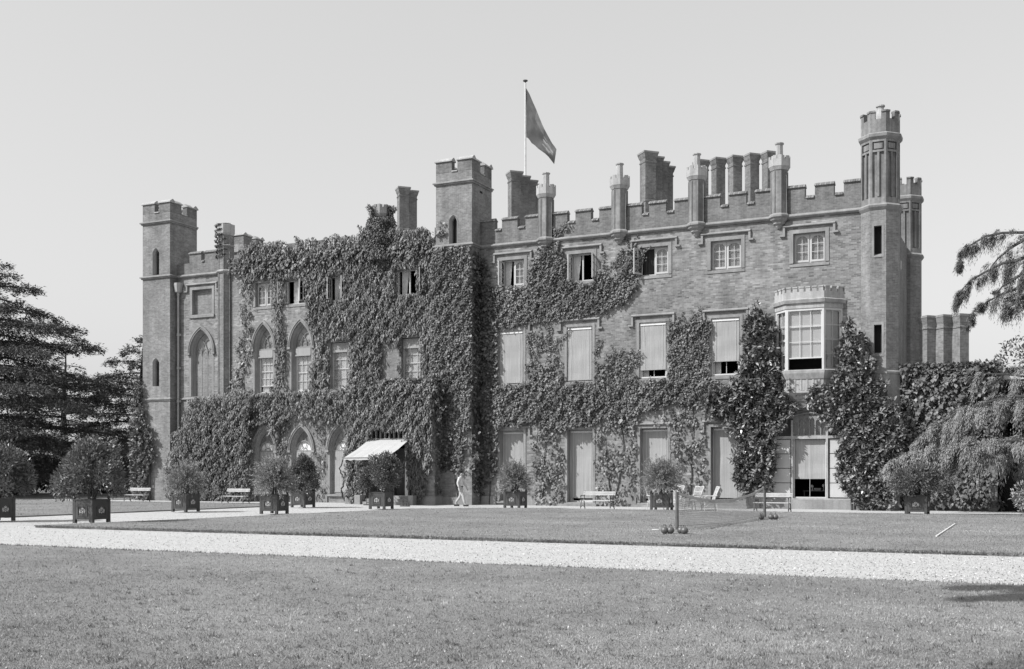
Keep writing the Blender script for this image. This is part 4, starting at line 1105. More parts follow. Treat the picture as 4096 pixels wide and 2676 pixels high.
# over the parapet and round its turret
cover(lv, [(-42.6, 14.2), (-28.4, 14.3), (-28.4, 13.4), (-42.6, 13.4)], ('y', -.1), 260, .16, .10, .3, (), 9)
th_ = RNG.uniform(0, 2 * math.pi, 9000); zz = 13.3 + 3.0 * RNG.random(9000) ** .9; rr_ = .40 + .34 * RNG.random(9000) + .12 * np.sin(zz * 5 + th_ * 2)
kk = ~((zz > 15.6) & (np.cos(th_ + 1.0) > .72)); th_, zz, rr_ = th_[kk], zz[kk], rr_[kk]; nn_ = np.stack([np.cos(th_), np.sin(th_), 0 * th_], 1)
lv.add(np.array([-32.28, 0, 0]) + nn_ * rr_[:, None] + np.stack([0 * zz, 0 * zz, zz], 1), np.array([0, 0, -.8]) + nn_ * .4 + rnd(len(zz)) * .35, nn_ + np.array([0, 0, .7]) + rnd(len(zz)) * .4, .13, .07, np.clip(RNG.normal(1, .25, len(zz)), .4, 1.7))
q_ = RNG.random(2200); q2 = q_ * 2 * math.pi * 7
lv.add(np.stack([-43.1 - .12 + .44 * np.cos(q2), .08 + .46 * np.sin(q2) - .05, 14.3 + 2.1 * q_], 1), np.array([0, -.3, -.8]) + rnd(2200) * .3, np.array([0, -1, .7]) + rnd(2200) * .4, .14, .075, np.clip(RNG.normal(1, .25, 2200), .4, 1.7))
lv.build('foliage', 'ivy', t)
stems(t, [[(-41.6, -.08, 0), (-41.4, -.08, 4), (-41.8, -.06, 8)], [(-33.9, -.1, 0), (-33.6, -.3, 1.6), (-33.5, -.2, 3)], [(-39, -.06, 0), (-39.1, -.06, 5)]])
# 2: porch
t = thing('creeper', 'dense creeper draped over the porch around the white awning', 'creeper', (-30.6, PY, 0), 'creepers on the mansion')
lv = Leaves()
pp = [(808, 912), (830, 896), (870, 905), (900, 897), (960, 903), (1008, 900), (1010, 1000), (1008, 1090), (992, 1120), (990, 1168), (968, 1168), (950, 1110), (947, 1030), (942, 1000), (878, 998), (865, 1010), (850, 1030), (845, 1110), (858, 1165), (815, 1165), (806, 1110), (808, 1000)]
cover(lv, dpoly(pp, PY), ('y', PY), 640, .155, .056, .36, (), 11, 1.15, tone=1.05)
cover(lv, [(-1.78, 6.4), (-.02, 6.4), (-.02, 3.2), (-.6, 3.6), (-1.75, 3.3)], ('x', PX1), 520, .125, .07, .34, (), 12)
cover(lv, [(-1.75, 3.4), (-1.2, 3.4), (-1.4, .5), (-1.75, .5)], ('x', PX1), 300, .125, .07, .2, (), 13)
cover(lv, dpoly([(806, 893), (1010, 886), (1012, 925), (806, 930)], PY - .05), ('y', PY - .05), 520, .125, .07, .35, (), 14, edge=.3)
cover(lv, dpoly([(996, 895), (1030, 890), (1035, 980), (1000, 985)], PY + .3), ('y', PY + .3), 260, .14, .085, .4, (), 15, edge=.3)
n = 3500; lv.add(np.stack([RNG.uniform(PX0, PX1, n), RNG.uniform(PY - .1, -.1, n), 6.25 + .35 * RNG.random(n)], 1), rnd(n) + np.array([0, -.5, -.2]), np.array([0, -.3, 1]) + rnd(n) * .4, .16, .1, np.clip(RNG.normal(1, .25, n), .4, 1.7))
lv.build('foliage', 'ivy', t)
b_ = [(-33.38, -1.76, .0), (-33.62, -1.9, .7), (-33.45, -1.8, 1.3), (-33.7, -1.95, 1.9), (-33.4, -1.8, 2.6), (-33.2, -1.75, 3.4)]
stems(t, [b_], .06)
# 3: central tower
t = thing('creeper', 'close leaved creeper sheathing the central tower below its slit window', 'creeper', (-27.2, -.95, 0), 'creepers on the mansion')
lv = Leaves()
cover(lv, dpoly([(1004, 590), (1020, 574), (1097, 570), (1100, 700), (1098, 1000), (1075, 1005), (1085, 1030), (1075, 1090), (1020, 1095), (1028, 1000), (1005, 985)], -.95), ('y', -.95), 680, .098, .083, .24, (), 21, edge=.1)
cover(lv, dpoly([(1014, 520), (1040, 500), (1042, 520), (1040, 545), (1016, 552)], -.95), ('y', -.95), 220, .12, .11, .1, (), 22, patch=-.3)
cover(lv, dpoly([(1025, 1000), (1120, 1000), (1110, 1100), (1025, 1095)], -.95), ('y', -.95), 70, .15, .12, .35, (), 23, patch=-.1)
cover(lv, [(-.97, 13.2), (.0, 13.0), (.0, .5), (-.97, .8)], ('x', CTW[1]), 260, .14, .12, .16, (), 24)
cover(lv, dpoly([(1108, 640), (1128, 590), (1140, 640), (1160, 690), (1160, 1100), (1108, 1160)], 0), ('y', 0), 260, .14, .12, .2, H, 25)
lv.build('foliage', 'ivy', t)
stems(t, [[(-27.0, -1.02, 0), (-27.3, -1.02, 3), (-26.9, -1.02, 6)], [(-25.6, -.06, 0), (-25.5, -.06, 4)]])
# 4: upper creeper right of the tower
t = thing('creeper', 'wedge of creeper around the upper windows right of the central tower', 'creeper', (-21, 0, 5), 'creepers on the mansion')
lv = Leaves()
ur = [(1150, 668), (1225, 662), (1232, 610), (1245, 600), (1255, 575), (1300, 565), (1316, 600), (1318, 655), (1385, 655), (1392, 618), (1420, 645), (1450, 612), (1472, 590), (1483, 600), (1484, 655), (1468, 690), (1440, 712), (1385, 728), (1330, 740), (1250, 750), (1150, 765)]
cover(lv, dpoly(ur, 0), ('y', 0), 700, .094, .08, .2, H, 31)
sprigs(lv, dpoly([(1395, 640), (1430, 620), (1470, 600), (1482, 640)], 0), 0, 26, 1.1, up=(.5, 1))
sprigs(lv, dpoly([(1270, 560), (1310, 545), (1320, 530)], 0), 0, 10, .7, up=(.5, .4))
sprigs(lv, dpoly([(1463, 570), (1463, 590), (1467, 600)], 0), 0, 6, 1.2, up=(0, 1))
lv.build('foliage', 'ivy', t); stems(t, [[(-23.3, -.05, 6.0), (-23.2, -.05, 9.6), (-21.9, -.05, 11.5)]], .03)
# 5: middle and lower creeper on the right-hand front
t = thing('creeper', 'broad band of creeper between the two rows of tall blinds', 'creeper', (-20, 0, 0), 'creepers on the mansion')
lv = Leaves()
cover(lv, dpoly([(1110, 900), (1225, 888), (1310, 890), (1400, 885), (1480, 880), (1560, 880), (1660, 885), (1720, 890), (1720, 935), (1640, 940), (1570, 940), (1480, 962), (1400, 975), (1380, 990), (1290, 1002), (1240, 985), (1190, 992), (1140, 1000), (1110, 1120)], 0), ('y', 0), 680, .10, .083, .28, H, 41)
cover(lv, dpoly([(1222, 890), (1222, 845), (1245, 830), (1262, 835), (1280, 818), (1308, 835), (1308, 890)], 0), ('y', 0), 260, .12, .11, .16, H, 42, patch=-.35)
sprigs(lv, dpoly([(1230, 850), (1260, 815), (1285, 815), (1308, 830)], 0), 0, 16, 1.6, up=(.1, 1))
cover(lv, dpoly([(1381, 890), (1381, 815), (1395, 835), (1440, 840), (1475, 850), (1482, 885)], 0), ('y', 0), 260, .12, .11, .16, H, 43, patch=-.3)
sprigs(lv, dpoly([(1382, 820), (1420, 845), (1480, 850)], 0), 0, 22, .9, up=(.5, .8))
cover(lv, dpoly([(1554, 890), (1553, 745), (1600, 748), (1640, 732), (1655, 735), (1650, 780), (1652, 890)], 0), ('y', 0), 700, .094, .08, .18, H, 44)
sprigs(lv, dpoly([(1560, 745), (1600, 750), (1640, 735)], 0), 0, 10, .6)
cover(lv, dpoly([(1240, 1000), (1290, 995), (1312, 1060), (1312, 1175), (1245, 1175), (1240, 1090)], 0), ('y', 0), 200, .14, .11, .2, H, 45, patch=-.2, tone=1.15)
cover(lv, dpoly([(1384, 985), (1480, 960), (1482, 1170), (1385, 1175)], 0), ('y', 0), 140, .14, .11, .2, H, 46, patch=-.05, tone=1.15)
cover(lv, dpoly([(1556, 960), (1600, 945), (1640, 1000), (1645, 1120), (1560, 1150)], 0), ('y', 0), 160, .14, .11, .22, H, 47, patch=-.05, tone=1.15)
cover(lv, dpoly([(1400, 975), (1640, 940), (1640, 990), (1400, 1000)], 0), ('y', 0), 110, .13, .11, .18, H, 48, patch=0, tone=1.1)
lv.build('foliage', 'ivy', t)
stems(t, [[(-22.6, -.05, 0), (-22.4, -.05, 4), (-22.7, -.05, 7)], [(-18.7, -.05, 0), (-18.2, -.05, 3), (-18.8, -.05, 6.3)], [(-18.9, -.05, 0), (-19.2, -.05, 3.5)], [(-14.9, -.05, 0), (-14.7, -.05, 4), (-15, -.05, 8)]])

# magnolias trained on the wall
def magnolia(label, poly, Y, base, dens, thick, seed, L=.25):
    t = thing('magnolia', label, 'magnolia', base, 'magnolias trained on the mansion')
    poly = dpoly(poly, Y); p = np.array(poly); lo, hi = p.min(0) - .3, p.max(0) + .3; n = int((hi - lo).prod() * dens)
    u = RNG.uniform(lo[0], hi[0], n); z = RNG.uniform(lo[1], hi[1], n)
    k = inpoly(u + .22 * wob(u, z, 2.4, seed), z + .22 * wob(z, u, 2.4, seed + 4), poly)
    k &= wob(u, z, 2.0, seed + 7) + RNG.normal(0, .3, n) > -.75
    u, z = u[k], z[k]; n = len(u); off = .05 + thick * RNG.random(n) ** .7 * (.6 + .4 * wob(u, z, 2, seed))
    m = 7; C = np.repeat(np.stack([u, Y - off, z], 1), m, 0); dirs = rnd(n * m) * .75 + np.array([0, -.8, .12]); dirs[:, 1] = -np.abs(dirs[:, 1]) + .15
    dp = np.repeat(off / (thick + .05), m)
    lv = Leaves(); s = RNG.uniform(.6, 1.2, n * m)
    lv.add(C, dirs, np.array([0, -.35, 1.0]) + rnd(n * m) * .45, L * s, L * .40 * s, np.clip(RNG.normal(1, .3, n * m), .35, 2) * (.7 + .4 * dp))  # leaves near the wall painted darker: inner shade put into the tone
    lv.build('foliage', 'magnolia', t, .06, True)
    zt = max(q[1] for q in poly); xt = [q[0] for q in poly if q[1] == zt][0]
    b = MB()
    for dx in (-.25, .1, .3): b.tube([(base[0] + dx, Y - .12, 0), (base[0] + dx * 1.4, Y - .15, zt * .4), (xt + dx * .6, Y - .1, zt * .93)], .06, 6, .015)
    b.build('trunk', 'bark', t)
ML = [(1762, 704), (1785, 735), (1805, 765), (1812, 850), (1838, 890), (1880, 905), (1850, 920), (1860, 955), (1830, 985), (1812, 1005), (1808, 1070), (1800, 1140), (1770, 1150), (1725, 1148), (1712, 1120), (1712, 1020), (1700, 985), (1660, 972), (1632, 945), (1640, 915), (1690, 905), (1718, 880), (1730, 830), (1733, 770)]
MR = [(1976, 742), (2002, 775), (2028, 820), (2032, 860), (2060, 890), (2072, 930), (2095, 955), (2110, 1010), (2100, 1090), (2085, 1178), (1990, 1180), (1962, 1140), (1948, 1120), (1950, 1050), (1958, 1005), (1912, 975), (1885, 940), (1875, 905), (1935, 892), (1950, 850), (1952, 790)]
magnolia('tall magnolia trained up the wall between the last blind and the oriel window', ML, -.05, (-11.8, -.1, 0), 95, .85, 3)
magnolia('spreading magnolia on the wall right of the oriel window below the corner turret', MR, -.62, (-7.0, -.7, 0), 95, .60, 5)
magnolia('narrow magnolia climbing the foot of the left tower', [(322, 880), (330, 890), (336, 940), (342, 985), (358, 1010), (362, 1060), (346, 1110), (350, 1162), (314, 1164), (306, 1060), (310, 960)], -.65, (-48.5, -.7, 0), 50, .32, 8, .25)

# creeper over the service wing
t = thing('creeper', 'dark creeper blanketing the low wing right of the corner turret', 'creeper', (-3.2, .3, 0), 'creepers on the mansion')
lv = Leaves()
cover(lv, [(WX0, 6.3), (-4.3, 6.35), (-3.2, 6.2), (-1.4, 6.3), (-1.35, .2), (-4.2, .3), (WX0, .3)], ('y', .28), 400, .15, .12, .5, (), 51, edge=.12)
cover(lv, [(WX1 + 1.2, 3.3), (9, 3.5), (9, .1), (WX1 + 1.2, .1)], ('y', .28), 120, .2, .15, .5, (), 52)
cover(lv, [(-.1, 6.0), (3, 6.0), (3, .2), (-.1, .2)], ('x', WX1), 120, .17, .14, .2, (), 53)
n = 3000; lv.add(np.stack([RNG.uniform(WX0, WX1, n), RNG.uniform(-.1, 1.2, n), 5.95 + .5 * RNG.random(n)], 1), rnd(n) + np.array([0, -.5, -.2]), np.array([0, -.3, 1]) + rnd(n) * .4, .17, .13, np.clip(RNG.normal(1, .25, n), .4, 1.7))
lv.build('foliage', 'ivy', t)
stems(t, [[(-3.5, .2, 0), (-3.2, .2, 4)]])

# ------------------------------------------------------------------ trees
def cedar(name, label, x, y, Ht, prof, zlo, nb, seed, m='cedar', dens=5.0, L=.42, hang=.1, droop=.16, r0=.5, azs=None, cat='tree', group=None, kq=6, spread=.30, flat=.10, rise=.12):
    rg = np.random.default_rng(seed); t = thing(name, label, cat, (x, y, 0), group)
    MB().tube([(x + .15 * math.sin(k), y, Ht * k / 8) for k in range(9)], r0, 9, .06).build('trunk', 'bark', t)
    lb = MB(); lv = Leaves()
    for k in range(nb):
        f = (k + .5) / nb; z0 = zlo + (Ht * .985 - zlo) * f; ln = prof(z0) * rg.uniform(.72, 1.08)
        az = (k * 2.399963 + rg.uniform(-.4, .4)) if azs is None else rg.uniform(*azs)
        d = np.array([math.cos(az), math.sin(az), 0]); sd = np.array([-d[1], d[0], 0]); ri = rise * rg.uniform(.3, 1.4); dr = droop * rg.uniform(.6, 1.4)
        pt = lambda s: np.array([x, y, z0]) + d * ln * np.asarray(s)[..., None] + np.array([0, 0, 1.0]) * (ln * (ri * np.asarray(s) - dr * np.asarray(s) ** 2.2))[..., None] + sd * (.06 * ln * np.sin(np.asarray(s) * 3 + k))[..., None]
        lb.tube([tuple(pt(np.array(s))) for s in (0, .25, .5, .75, .95)], .035 + .012 * ln, 5, .012)
        wmax = spread * ln * rg.uniform(.7, 1.2); n = int(dens * ln * (wmax + .5) * 4)
        s = rg.uniform(.12, 1, n) ** .8; wd = wmax * np.sin(np.clip(s * 1.15, 0, 1) * math.pi * .82 + .25); q = rg.uniform(-1, 1, n)
        # foliage gathers along side shoots
        q = np.round(q * 5) / 5 * .6 + q * .4
        C = pt(s) + sd * (q * wd)[:, None]; C[:, 2] += -(q * q) * wd * .16 + rg.normal(0, flat, n) - rg.random(n) ** 3 * hang * 1.5
        keep = (np.sin(s * 17 + k) + np.sin(q * 9 + k * 2) + rg.normal(0, .8, n)) > -1.0
        C = C[keep]; q = q[keep]; n = len(C)
        C = np.repeat(C, kq, 0) + rg.normal(0, .11, (n * kq, 3)) * np.array([1, 1, .6]); q = np.repeat(q, kq)
        U = d * .8 + sd * q[:, None] * .9 + rg.normal(0, .45, (n * kq, 3)) + np.array([0, 0, -hang * 2.2])
        lv.add(C, U, np.array([0, 0, 1.0]) + rg.normal(0, .45, (n * kq, 3)) + d * hang, L * rg.uniform(.6, 1.2, n * kq), L * .34, np.clip(rg.normal(1, .25, n * kq), .4, 1.7))
    lb.build('limb', 'bark', t); lv.build('crown', m, t, .04)
    return t
def at(dx, dy, zc): return CZ(dx * K, dy * K, zc)
c0 = at(-75, 1150, 78)
cedar('cedar_tree', 'great spreading cedar at the left edge, its tiers reaching the tower', c0.x, c0.y, 18.6, lambda z: min(13.2, max(2.0, 4.0 + (16.3 - z) * 1.35)), 1.4, 80, 3, dens=4.2, L=.25, flat=.15, group='trees left of the mansion')
c1 = at(150, 1150, 98)
cedar('cedar_tree', 'smaller dark cedar filling the gap behind the great one', c1.x, c1.y, 12.2, lambda z: min(9, max(1.5, (13 - z) * 1.1)), 1.5, 32, 5, dens=3.4, L=.32, flat=.15, kq=4, group='trees left of the mansion')
c2 = at(330, 1150, 92)
cedar('conifer', 'compact dark conifer peeping out behind the left tower', c2.x, c2.y, 12.9, lambda z: min(6.5, 2.2 + max(0, (12.5 - z)) * .8), 1.5, 40, 6, dens=6, L=.28, flat=.15, group='trees left of the mansion')
def bushy(name, label, x, y, w, dpt, h, n, m, seed, z0=0.0, L=.16, B=.08, cat='bush', group=None, trunk=True, up=.2):
    rg = np.random.default_rng(seed); t = thing(name, label, cat, (x, y, 0), group)
    nl = 16; ce = np.stack([rg.uniform(-.62, .62, nl) * w, rg.uniform(-.62, .62, nl) * dpt, z0 + h * rg.uniform(.2, .82, nl)], 1); ra = rg.uniform(.28, .5, nl)
    i = rg.integers(0, nl, n); v = unit(rg.normal(0, 1, (n, 3))); r = rg.uniform(.45, 1.0, n) ** .5 * ra[i]
    C = ce[i] + v * np.stack([r * w, r * dpt, r * h * .62], 1); C[:, 2] = np.maximum(C[:, 2], .05); C += np.array([x, y, 0])
    lv = Leaves(); lv.add(C, v * .6 + rg.normal(0, .5, (n, 3)) + np.array([0, 0, -.3 + up]), v + np.array([0, 0, .6]) + rg.normal(0, .4, (n, 3)), L * rg.uniform(.6, 1.3, n), B * rg.uniform(.7, 1.2, n), np.clip(rg.normal(1, .25, n), .4, 1.8))
    lv.build('crown', m, t)
    if trunk: MB().tube([(x, y, 0), (x + .1, y, z0 + h * .35), (x, y, z0 + h * .7)], .09 + .01 * h, 7, .03).build('trunk', 'bark', t)
    return t
for k, (dx, zc, w, h, lab) in enumerate(((15, 84, 4.5, 2.6, 'low dark laurel thicket under the cedar at the far left edge'), (120, 88, 5, 2.8, 'low dark laurel thicket under the cedar behind the second tub'), (235, 90, 5, 2.6, 'low dark laurel thicket under the cedar nearest the left tower'))):
    q = at(dx, 1150, zc); bushy('laurel', lab, q.x, q.y, w, 2.4, h, 5200, 'cedar', 20 + k, L=.3, B=.16, group='undergrowth left of the mansion')
# right: conifers whose boughs enter the picture; every bough is a ridge with strands hanging from it
def boughs(lv, lb, paths, L, B, strands, slen, sdown, seed, tone=1.0, jit=.10, comb=.5):
    rg = np.random.default_rng(seed)
    for pts, wid, ns in paths:
        p = np.array([tuple(q) for q in pts]); n = int(ns * strands)
        m = 11; q = np.linspace(0.04, 1, m); k = max(12, int(60 * ns)); top_t = len(p) - 1.001
        ts = rg.uniform(0, top_t, k) ; ss = np.sign(rg.normal(0, 1, k)) * rg.random(k) ** .6; ls = rg.uniform(.2, 1.0, k) ** 1.2; j = rg.integers(0, k, n)
        t = np.abs(ts[j] + rg.normal(0, .07, n)); t = np.where(t > top_t, 2 * top_t - t, t); i = t.astype(int); f = (t - i)[:, None]
        base = p[i] * (1 - f) + p[i + 1] * f; tg = unit(p[i + 1] - p[i]); sd = unit(np.cross(tg, np.array([0, 0, 1.0])))
        base = base + np.array([0, 0, 1.0]) * (rg.normal(-.06, .14, k)[j] + .05 * np.sin(t * 7))[:, None]
        s_ = np.clip(ss[j] + rg.normal(0, .10, n), -1.1, 1.1)
        ln = slen * ls[j] * rg.uniform(.6, 1.1, n) * (.12 + .88 * np.sin(np.clip((1 - t / (len(p) - 1)), 0, 1) * 2.2 + .08))
        C = base[:, None, :] + sd[:, None, :] * (s_[:, None] * wid * q ** .8 * np.clip(1.25 - t / (len(p) - 1), .35, 1)[:, None])[:, :, None] + tg[:, None, :] * (ln[:, None] * .35 * q)[:, :, None]
        C[:, :, 2] -= ln[:, None] * sdown * (q ** 1.7)[None] * (.35 + .65 * rg.random(n))[:, None]
        D = np.gradient(C, axis=1); C = C.reshape(-1, 3) + rg.normal(0, jit, (n * m, 3)) * np.array([1, 1, .6]); D = unit(D.reshape(-1, 3))
        lv.add(C, D + rg.normal(0, comb, (n * m, 3)) + np.array([0, 0, .1]), np.array([0, -.35, 1.0]) + np.array([-.35, 0, 0]) + rg.normal(0, .4, (n * m, 3)), L * rg.uniform(.6, 1.25, n * m), B, tone * np.clip(rg.normal(1, .25, n * m), .4, 1.7))
        lb.tube([tuple(v) for v in p], .07, 5, .012)
def path(zc, *d): return [at(x, y, zc + k * .25) for k, (x, y) in enumerate(d)]
t3 = at(2560, 1170, 44); t = thing('weeping_conifer', 'weeping conifer with pale drooping boughs in front of the service wing', 'tree', (t3.x, t3.y, 0), 'trees right of the mansion')
lv = Leaves(); lb = MB()
boughs(lv, lb, [(path(44, (2560, 915), (2460, 912), (2380, 920), (2310, 930), (2250, 950), (2190, 980), (2150, 1008), (2125, 1035)), .9, 1.5), (path(42, (2560, 1030), (2460, 1020), (2380, 1022), (2310, 1028), (2230, 1038), (2160, 1050), (2100, 1068), (2052, 1092)), 1.0, 2.1), (path(45, (2500, 900), (2420, 880), (2340, 870), (2280, 868), (2240, 890)), .7, .35)], .17, .020, 2300, 1.75, 1.15, 9, 1.0, .055, .22)
lv.build('crown', 'weep', t, .03); lb.build('limb', 'bark', t)
MB().tube([(t3.x, t3.y, 0), (t3.x - .1, t3.y, 3), (t3.x, t3.y, 6.6)], .3, 9, .08).build('trunk', 'bark', t)
t4 = at(2620, 1170, 38); t = thing('cedar_tree', 'cedar off the right edge with feathery boughs hanging against the sky', 'tree', (t4.x, t4.y, 0), 'trees right of the mansion')
lv = Leaves(); lb = MB()
A_ = ((2620, 560), (2480, 528), (2380, 540), (2330, 541), (2290, 549), (2255, 570), (2236, 592), (2226, 618)); B_ = ((2620, 640), (2480, 590), (2380, 600), (2330, 612), (2290, 632), (2255, 652), (2228, 682), (2216, 710)); C_ = ((2620, 700), (2480, 650), (2400, 662), (2340, 678), (2300, 698), (2265, 722), (2252, 745))
boughs(lv, lb, [(path(38, *A_), .35, .55), (path(37.5, *B_), .35, .6), (path(38.5, *C_), .4, .55),
 (path(38, (2400, 545), (2350, 575), (2320, 600), (2300, 625)), .25, .14), (path(38, (2430, 560), (2390, 590), (2350, 615), (2335, 640)), .25, .16), (path(37.5, (2400, 605), (2370, 640), (2330, 665), (2310, 690)), .25, .2), (path(38, (2420, 640), (2380, 690), (2350, 710), (2330, 735)), .25, .2), (path(38, (2470, 610), (2420, 640), (2400, 670), (2385, 700)), .3, .25)], .12, .018, 1300, 1.1, 1.0, 14, 1.0, .05, .3)
lv.build('crown', 'cedarpale', t, .03); lb.build('limb', 'bark', t)
MB().tube([(t4.x, t4.y, 0), (t4.x - .1, t4.y, 6), (t4.x, t4.y, 13)], .4, 9, .1).build('trunk', 'bark', t)
# the tree behind the camera whose limb throws a shadow on the near lawn
t5 = thing('cedar_tree', 'tall cedar standing behind the viewer, one long limb shading the right of the near lawn', 'tree', (-2, -60, 0), 'trees behind the viewer')
lv = Leaves(); lb = MB()
sh_ = [Vector(G(px, py) + (0,)) + Vector((-7.07, -7.07, 10)) for px, py in ((4700, 2440), (4400, 2425), (4200, 2405), (4080, 2392), (3960, 2384), (3850, 2392))]
boughs(lv, lb, [([Vector((-2, -60, 11)), Vector((-5, -54, 11)), Vector((-7.5, -50, 10.6))] + sh_, .35, .8), ([sh_[1], sh_[2] + Vector((.2, -.5, 0)), Vector(G(4080, 2425) + (0,)) + Vector((-7.07, -7.07, 10)), Vector(G(3950, 2440) + (0,)) + Vector((-7.07, -7.07, 10))], .25, .35)], .16, .05, 900, .6, .5, 17)
cr = unit(rnd(4000)); lv.add(np.array([-2, -60, 11]) + cr * np.array([2.6, 2.6, 2.4]) * RNG.random((4000, 1)) ** .4, rnd(4000), rnd(4000) + np.array([0, 0, 1.0]), .3, .1, np.ones(4000))
lv.build('crown', 'cedar', t5, .03); lb.build('limb', 'bark', t5)
MB().tube([(-2, -60, 0), (-2.1, -60, 6), (-2, -60, 13)], .45, 9, .1).build('trunk', 'bark', t5)
c5 = at(2372, 1150, 50)
bushy('shrub_tree', 'broad leaved shrub rising above the creeper at the right edge', c5.x, c5.y, 1.9, 1.5, 6.6, 9000, 'shrub', 31, .9, .2, .1, 'tree', 'trees right of the mansion')
c6 = at(2405, 1205, 40)
bushy('bush', 'small pale bush at the extreme right end of the gravel', c6.x, c6.y, .75, .7, 1.2, 2500, 'feather', 33, 0, .14, .04, 'bush')

# ------------------------------------------------------------------ tubs with clipped shrubs
def make_tub(label):
    t = local(thing('planter', label, 'planter', (0, 0, 0), 'painted tubs along the paths')); h = .40
    b = MB()
    for sx in (-1, 1):
        for sy in (-1, 1): b.box(sx * (h - .04) - .05, sx * (h - .04) + .05, sy * (h - .04) - .05, sy * (h - .04) + .05, .0, .74)
    b.box(-h + .011, h - .011, -h + .011, h - .011, .68, .74); b.build('corner_post', 'planter', t)
    for k in range(4):
        p = MB().box(-h + .09, h - .09, -h, -h + .03, .12, .68); p.box(-.2, .2, -h - .018, -h - .0005, .52, .55).box(-.2, .2, -h - .018, -h - .0005, .22, .25).box(-.2, -.17, -h - .018, -h - .0005, .25, .52).box(.17, .2, -h - .018, -h - .0005, .25, .52)
        p.box(-h + .1, h - .1, -h - .008, -h - .0005, .16, .175).box(-h + .1, h - .1, -h - .008, -h - .0005, .60, .615)
        xf(p, Matrix.Rotation(k * math.pi / 2, 4, 'Z')); p = p.build('side_panel', 'planter', t)
        e = MB(); y0, y1 = -h - .014, -h - .001                       # crowned shield between two supporters
        sh = [(-.05, .46), (-.05, .38), (-.035, .34), (0, .315), (.035, .34), (.05, .38), (.05, .46)]
        for i in range(len(sh) - 1): e.tube([(sh[i][0], y0, sh[i][1]), (sh[i + 1][0], y0, sh[i + 1][1])], .007, 4)
        s_ = [(.028, .445), (.0, .458), (-.026, .44), (-.02, .41), (.0, .395), (.024, .375), (.018, .345), (-.006, .335), (-.028, .35)]
        e.tube([(a, y0, c) for a, c in s_], .011, 4)
        e.tube([(-.05, y0, .47), (.05, y0, .47)], .01, 4)
        for u in (-.045, -.022, 0, .022, .045): e.tube([(u, y0, .475), (u * 1.15, y0, .50)], .008, 4)
        e.tube([(0, y0, .5), (0, y0, .525)], .01, 4)
        for s in (-1, 1):
            e.tube([(s * .075, y0, .34), (s * .095, y0, .37), (s * .085, y0, .42), (s * .1, y0, .46)], .016, 5, .01); e.tube([(s * .07, y0, .335), (s * .115, y0, .335)], .008, 4); e.tube([(s * .12, y0, .37), (s * .12, y0, .44)], .009, 4)
        xf(e, Matrix.Rotation(k * math.pi / 2, 4, 'Z')); e.build('crest', 'emblem', p)
    b = MB()
    for k in range(4):
        q = MB().box(-h - .012, h + .012, -h - .012, -h + .07, .741, .775); xf(q, Matrix.Rotation(k * math.pi / 2, 4, 'Z')); i = len(b.v); b.v += [(x, y, z + .001 * (k % 2)) for x, y, z in q.v]; b.f += [tuple(a + i for a in f) for f in q.f]
    for sx in (-1, 1):
        for sy in (-1, 1): b.lathe(sx * (h - .03), sy * (h - .03), [(.776, .02), (.80, .045), (.83, .05), (.86, .035), (.875, .01)], 8)
    b.build('rim', 'planter', t)
    MB().box(-h + .04, h - .04, -h + .04, h - .04, .60, .70).build('soil', 'soil', t)
    return t
def make_shrub(kind, label, seed, w, h):
    rg = np.random.default_rng(seed)
    t = local(thing('tub_shrub', label, 'shrub', (0, 0, 0), 'shrubs in the painted tubs')); lv = Leaves()
    b = MB(); n0 = 14
    for k in range(n0):
        a = k * 2.4; r = w * rg.uniform(.2, .6); b.tube([(.1 * math.cos(a), .1 * math.sin(a), .7), (r * .4 * math.cos(a), r * .4 * math.sin(a), .7 + h * .3), (r * math.cos(a), r * math.sin(a), .7 + h * rg.uniform(.5, .8))], .022, 5, .006)
    b.build('stem', 'bark', t)
    if kind == 'leafy':
        nl = 60; v0 = unit(rg.normal(0, 1, (nl, 3))); v0[:, 2] = np.abs(v0[:, 2]) * 1.35 - .62; ce = v0 * rg.uniform(.5, .92, (nl, 1)) * (1 + .16 * np.sin(np.arctan2(v0[:, 1], v0[:, 0]) * 2 + seed)[:, None]); n = 9500; i = rg.integers(0, nl, n); v = unit(rg.normal(0, 1, (n, 3)))
        C = ce[i] + v * (rg.random(n) ** .5 * .26)[:, None]; C = C * np.array([w, w, h * .60]) + np.array([0, 0, .74 + h * .42])
        lv.add(C, ce[i] * .5 + v * .6 + np.array([0, 0, .35]) + rg.normal(0, .3, (n, 3)), ce[i] + v * .5 + np.array([0, 0, .4]) + rg.normal(0, .3, (n, 3)), .11 * rg.uniform(.6, 1.3, n), .05, np.clip(rg.normal(1, .28, n), .4, 1.9))
        lv.build('foliage', 'shrub', t)
    else:
        n0 = 480; m = 24; a = rg.uniform(0, 6.283, n0); el = rg.uniform(-.3, 1.45, n0); d = np.stack([np.cos(a) * np.cos(el), np.sin(a) * np.cos(el), np.sin(el)], 1)
        R_ = rg.uniform(.45, 1.0, n0) ** .6 * (.86 + .14 * np.sin(a * 3 + el * 4)); s = np.linspace(.40, 1, m)
        C = d[:, None, :] * (R_[:, None] * s)[:, :, None] * np.array([w, w, h * .72]); C[:, :, 2] -= (s ** 3 * .16 * w)[None]
        C = C.reshape(-1, 3) + rg.normal(0, .022, (n0 * m, 3)) + np.array([0, 0, .78 + h * .2]); dd = np.repeat(d, m, 0)
        lv.add(C, dd + rg.normal(0, .5, (n0 * m, 3)) + np.array([0, 0, -.25]), np.array([0, 0, 1.0]) + rg.normal(0, .5, (n0 * m, 3)), .115 * rg.uniform(.7, 1.2, n0 * m), .026, np.clip(rg.normal(1, .25, n0 * m), .4, 1.8))
        lv.build('foliage', 'feather', t, .05)
    return t
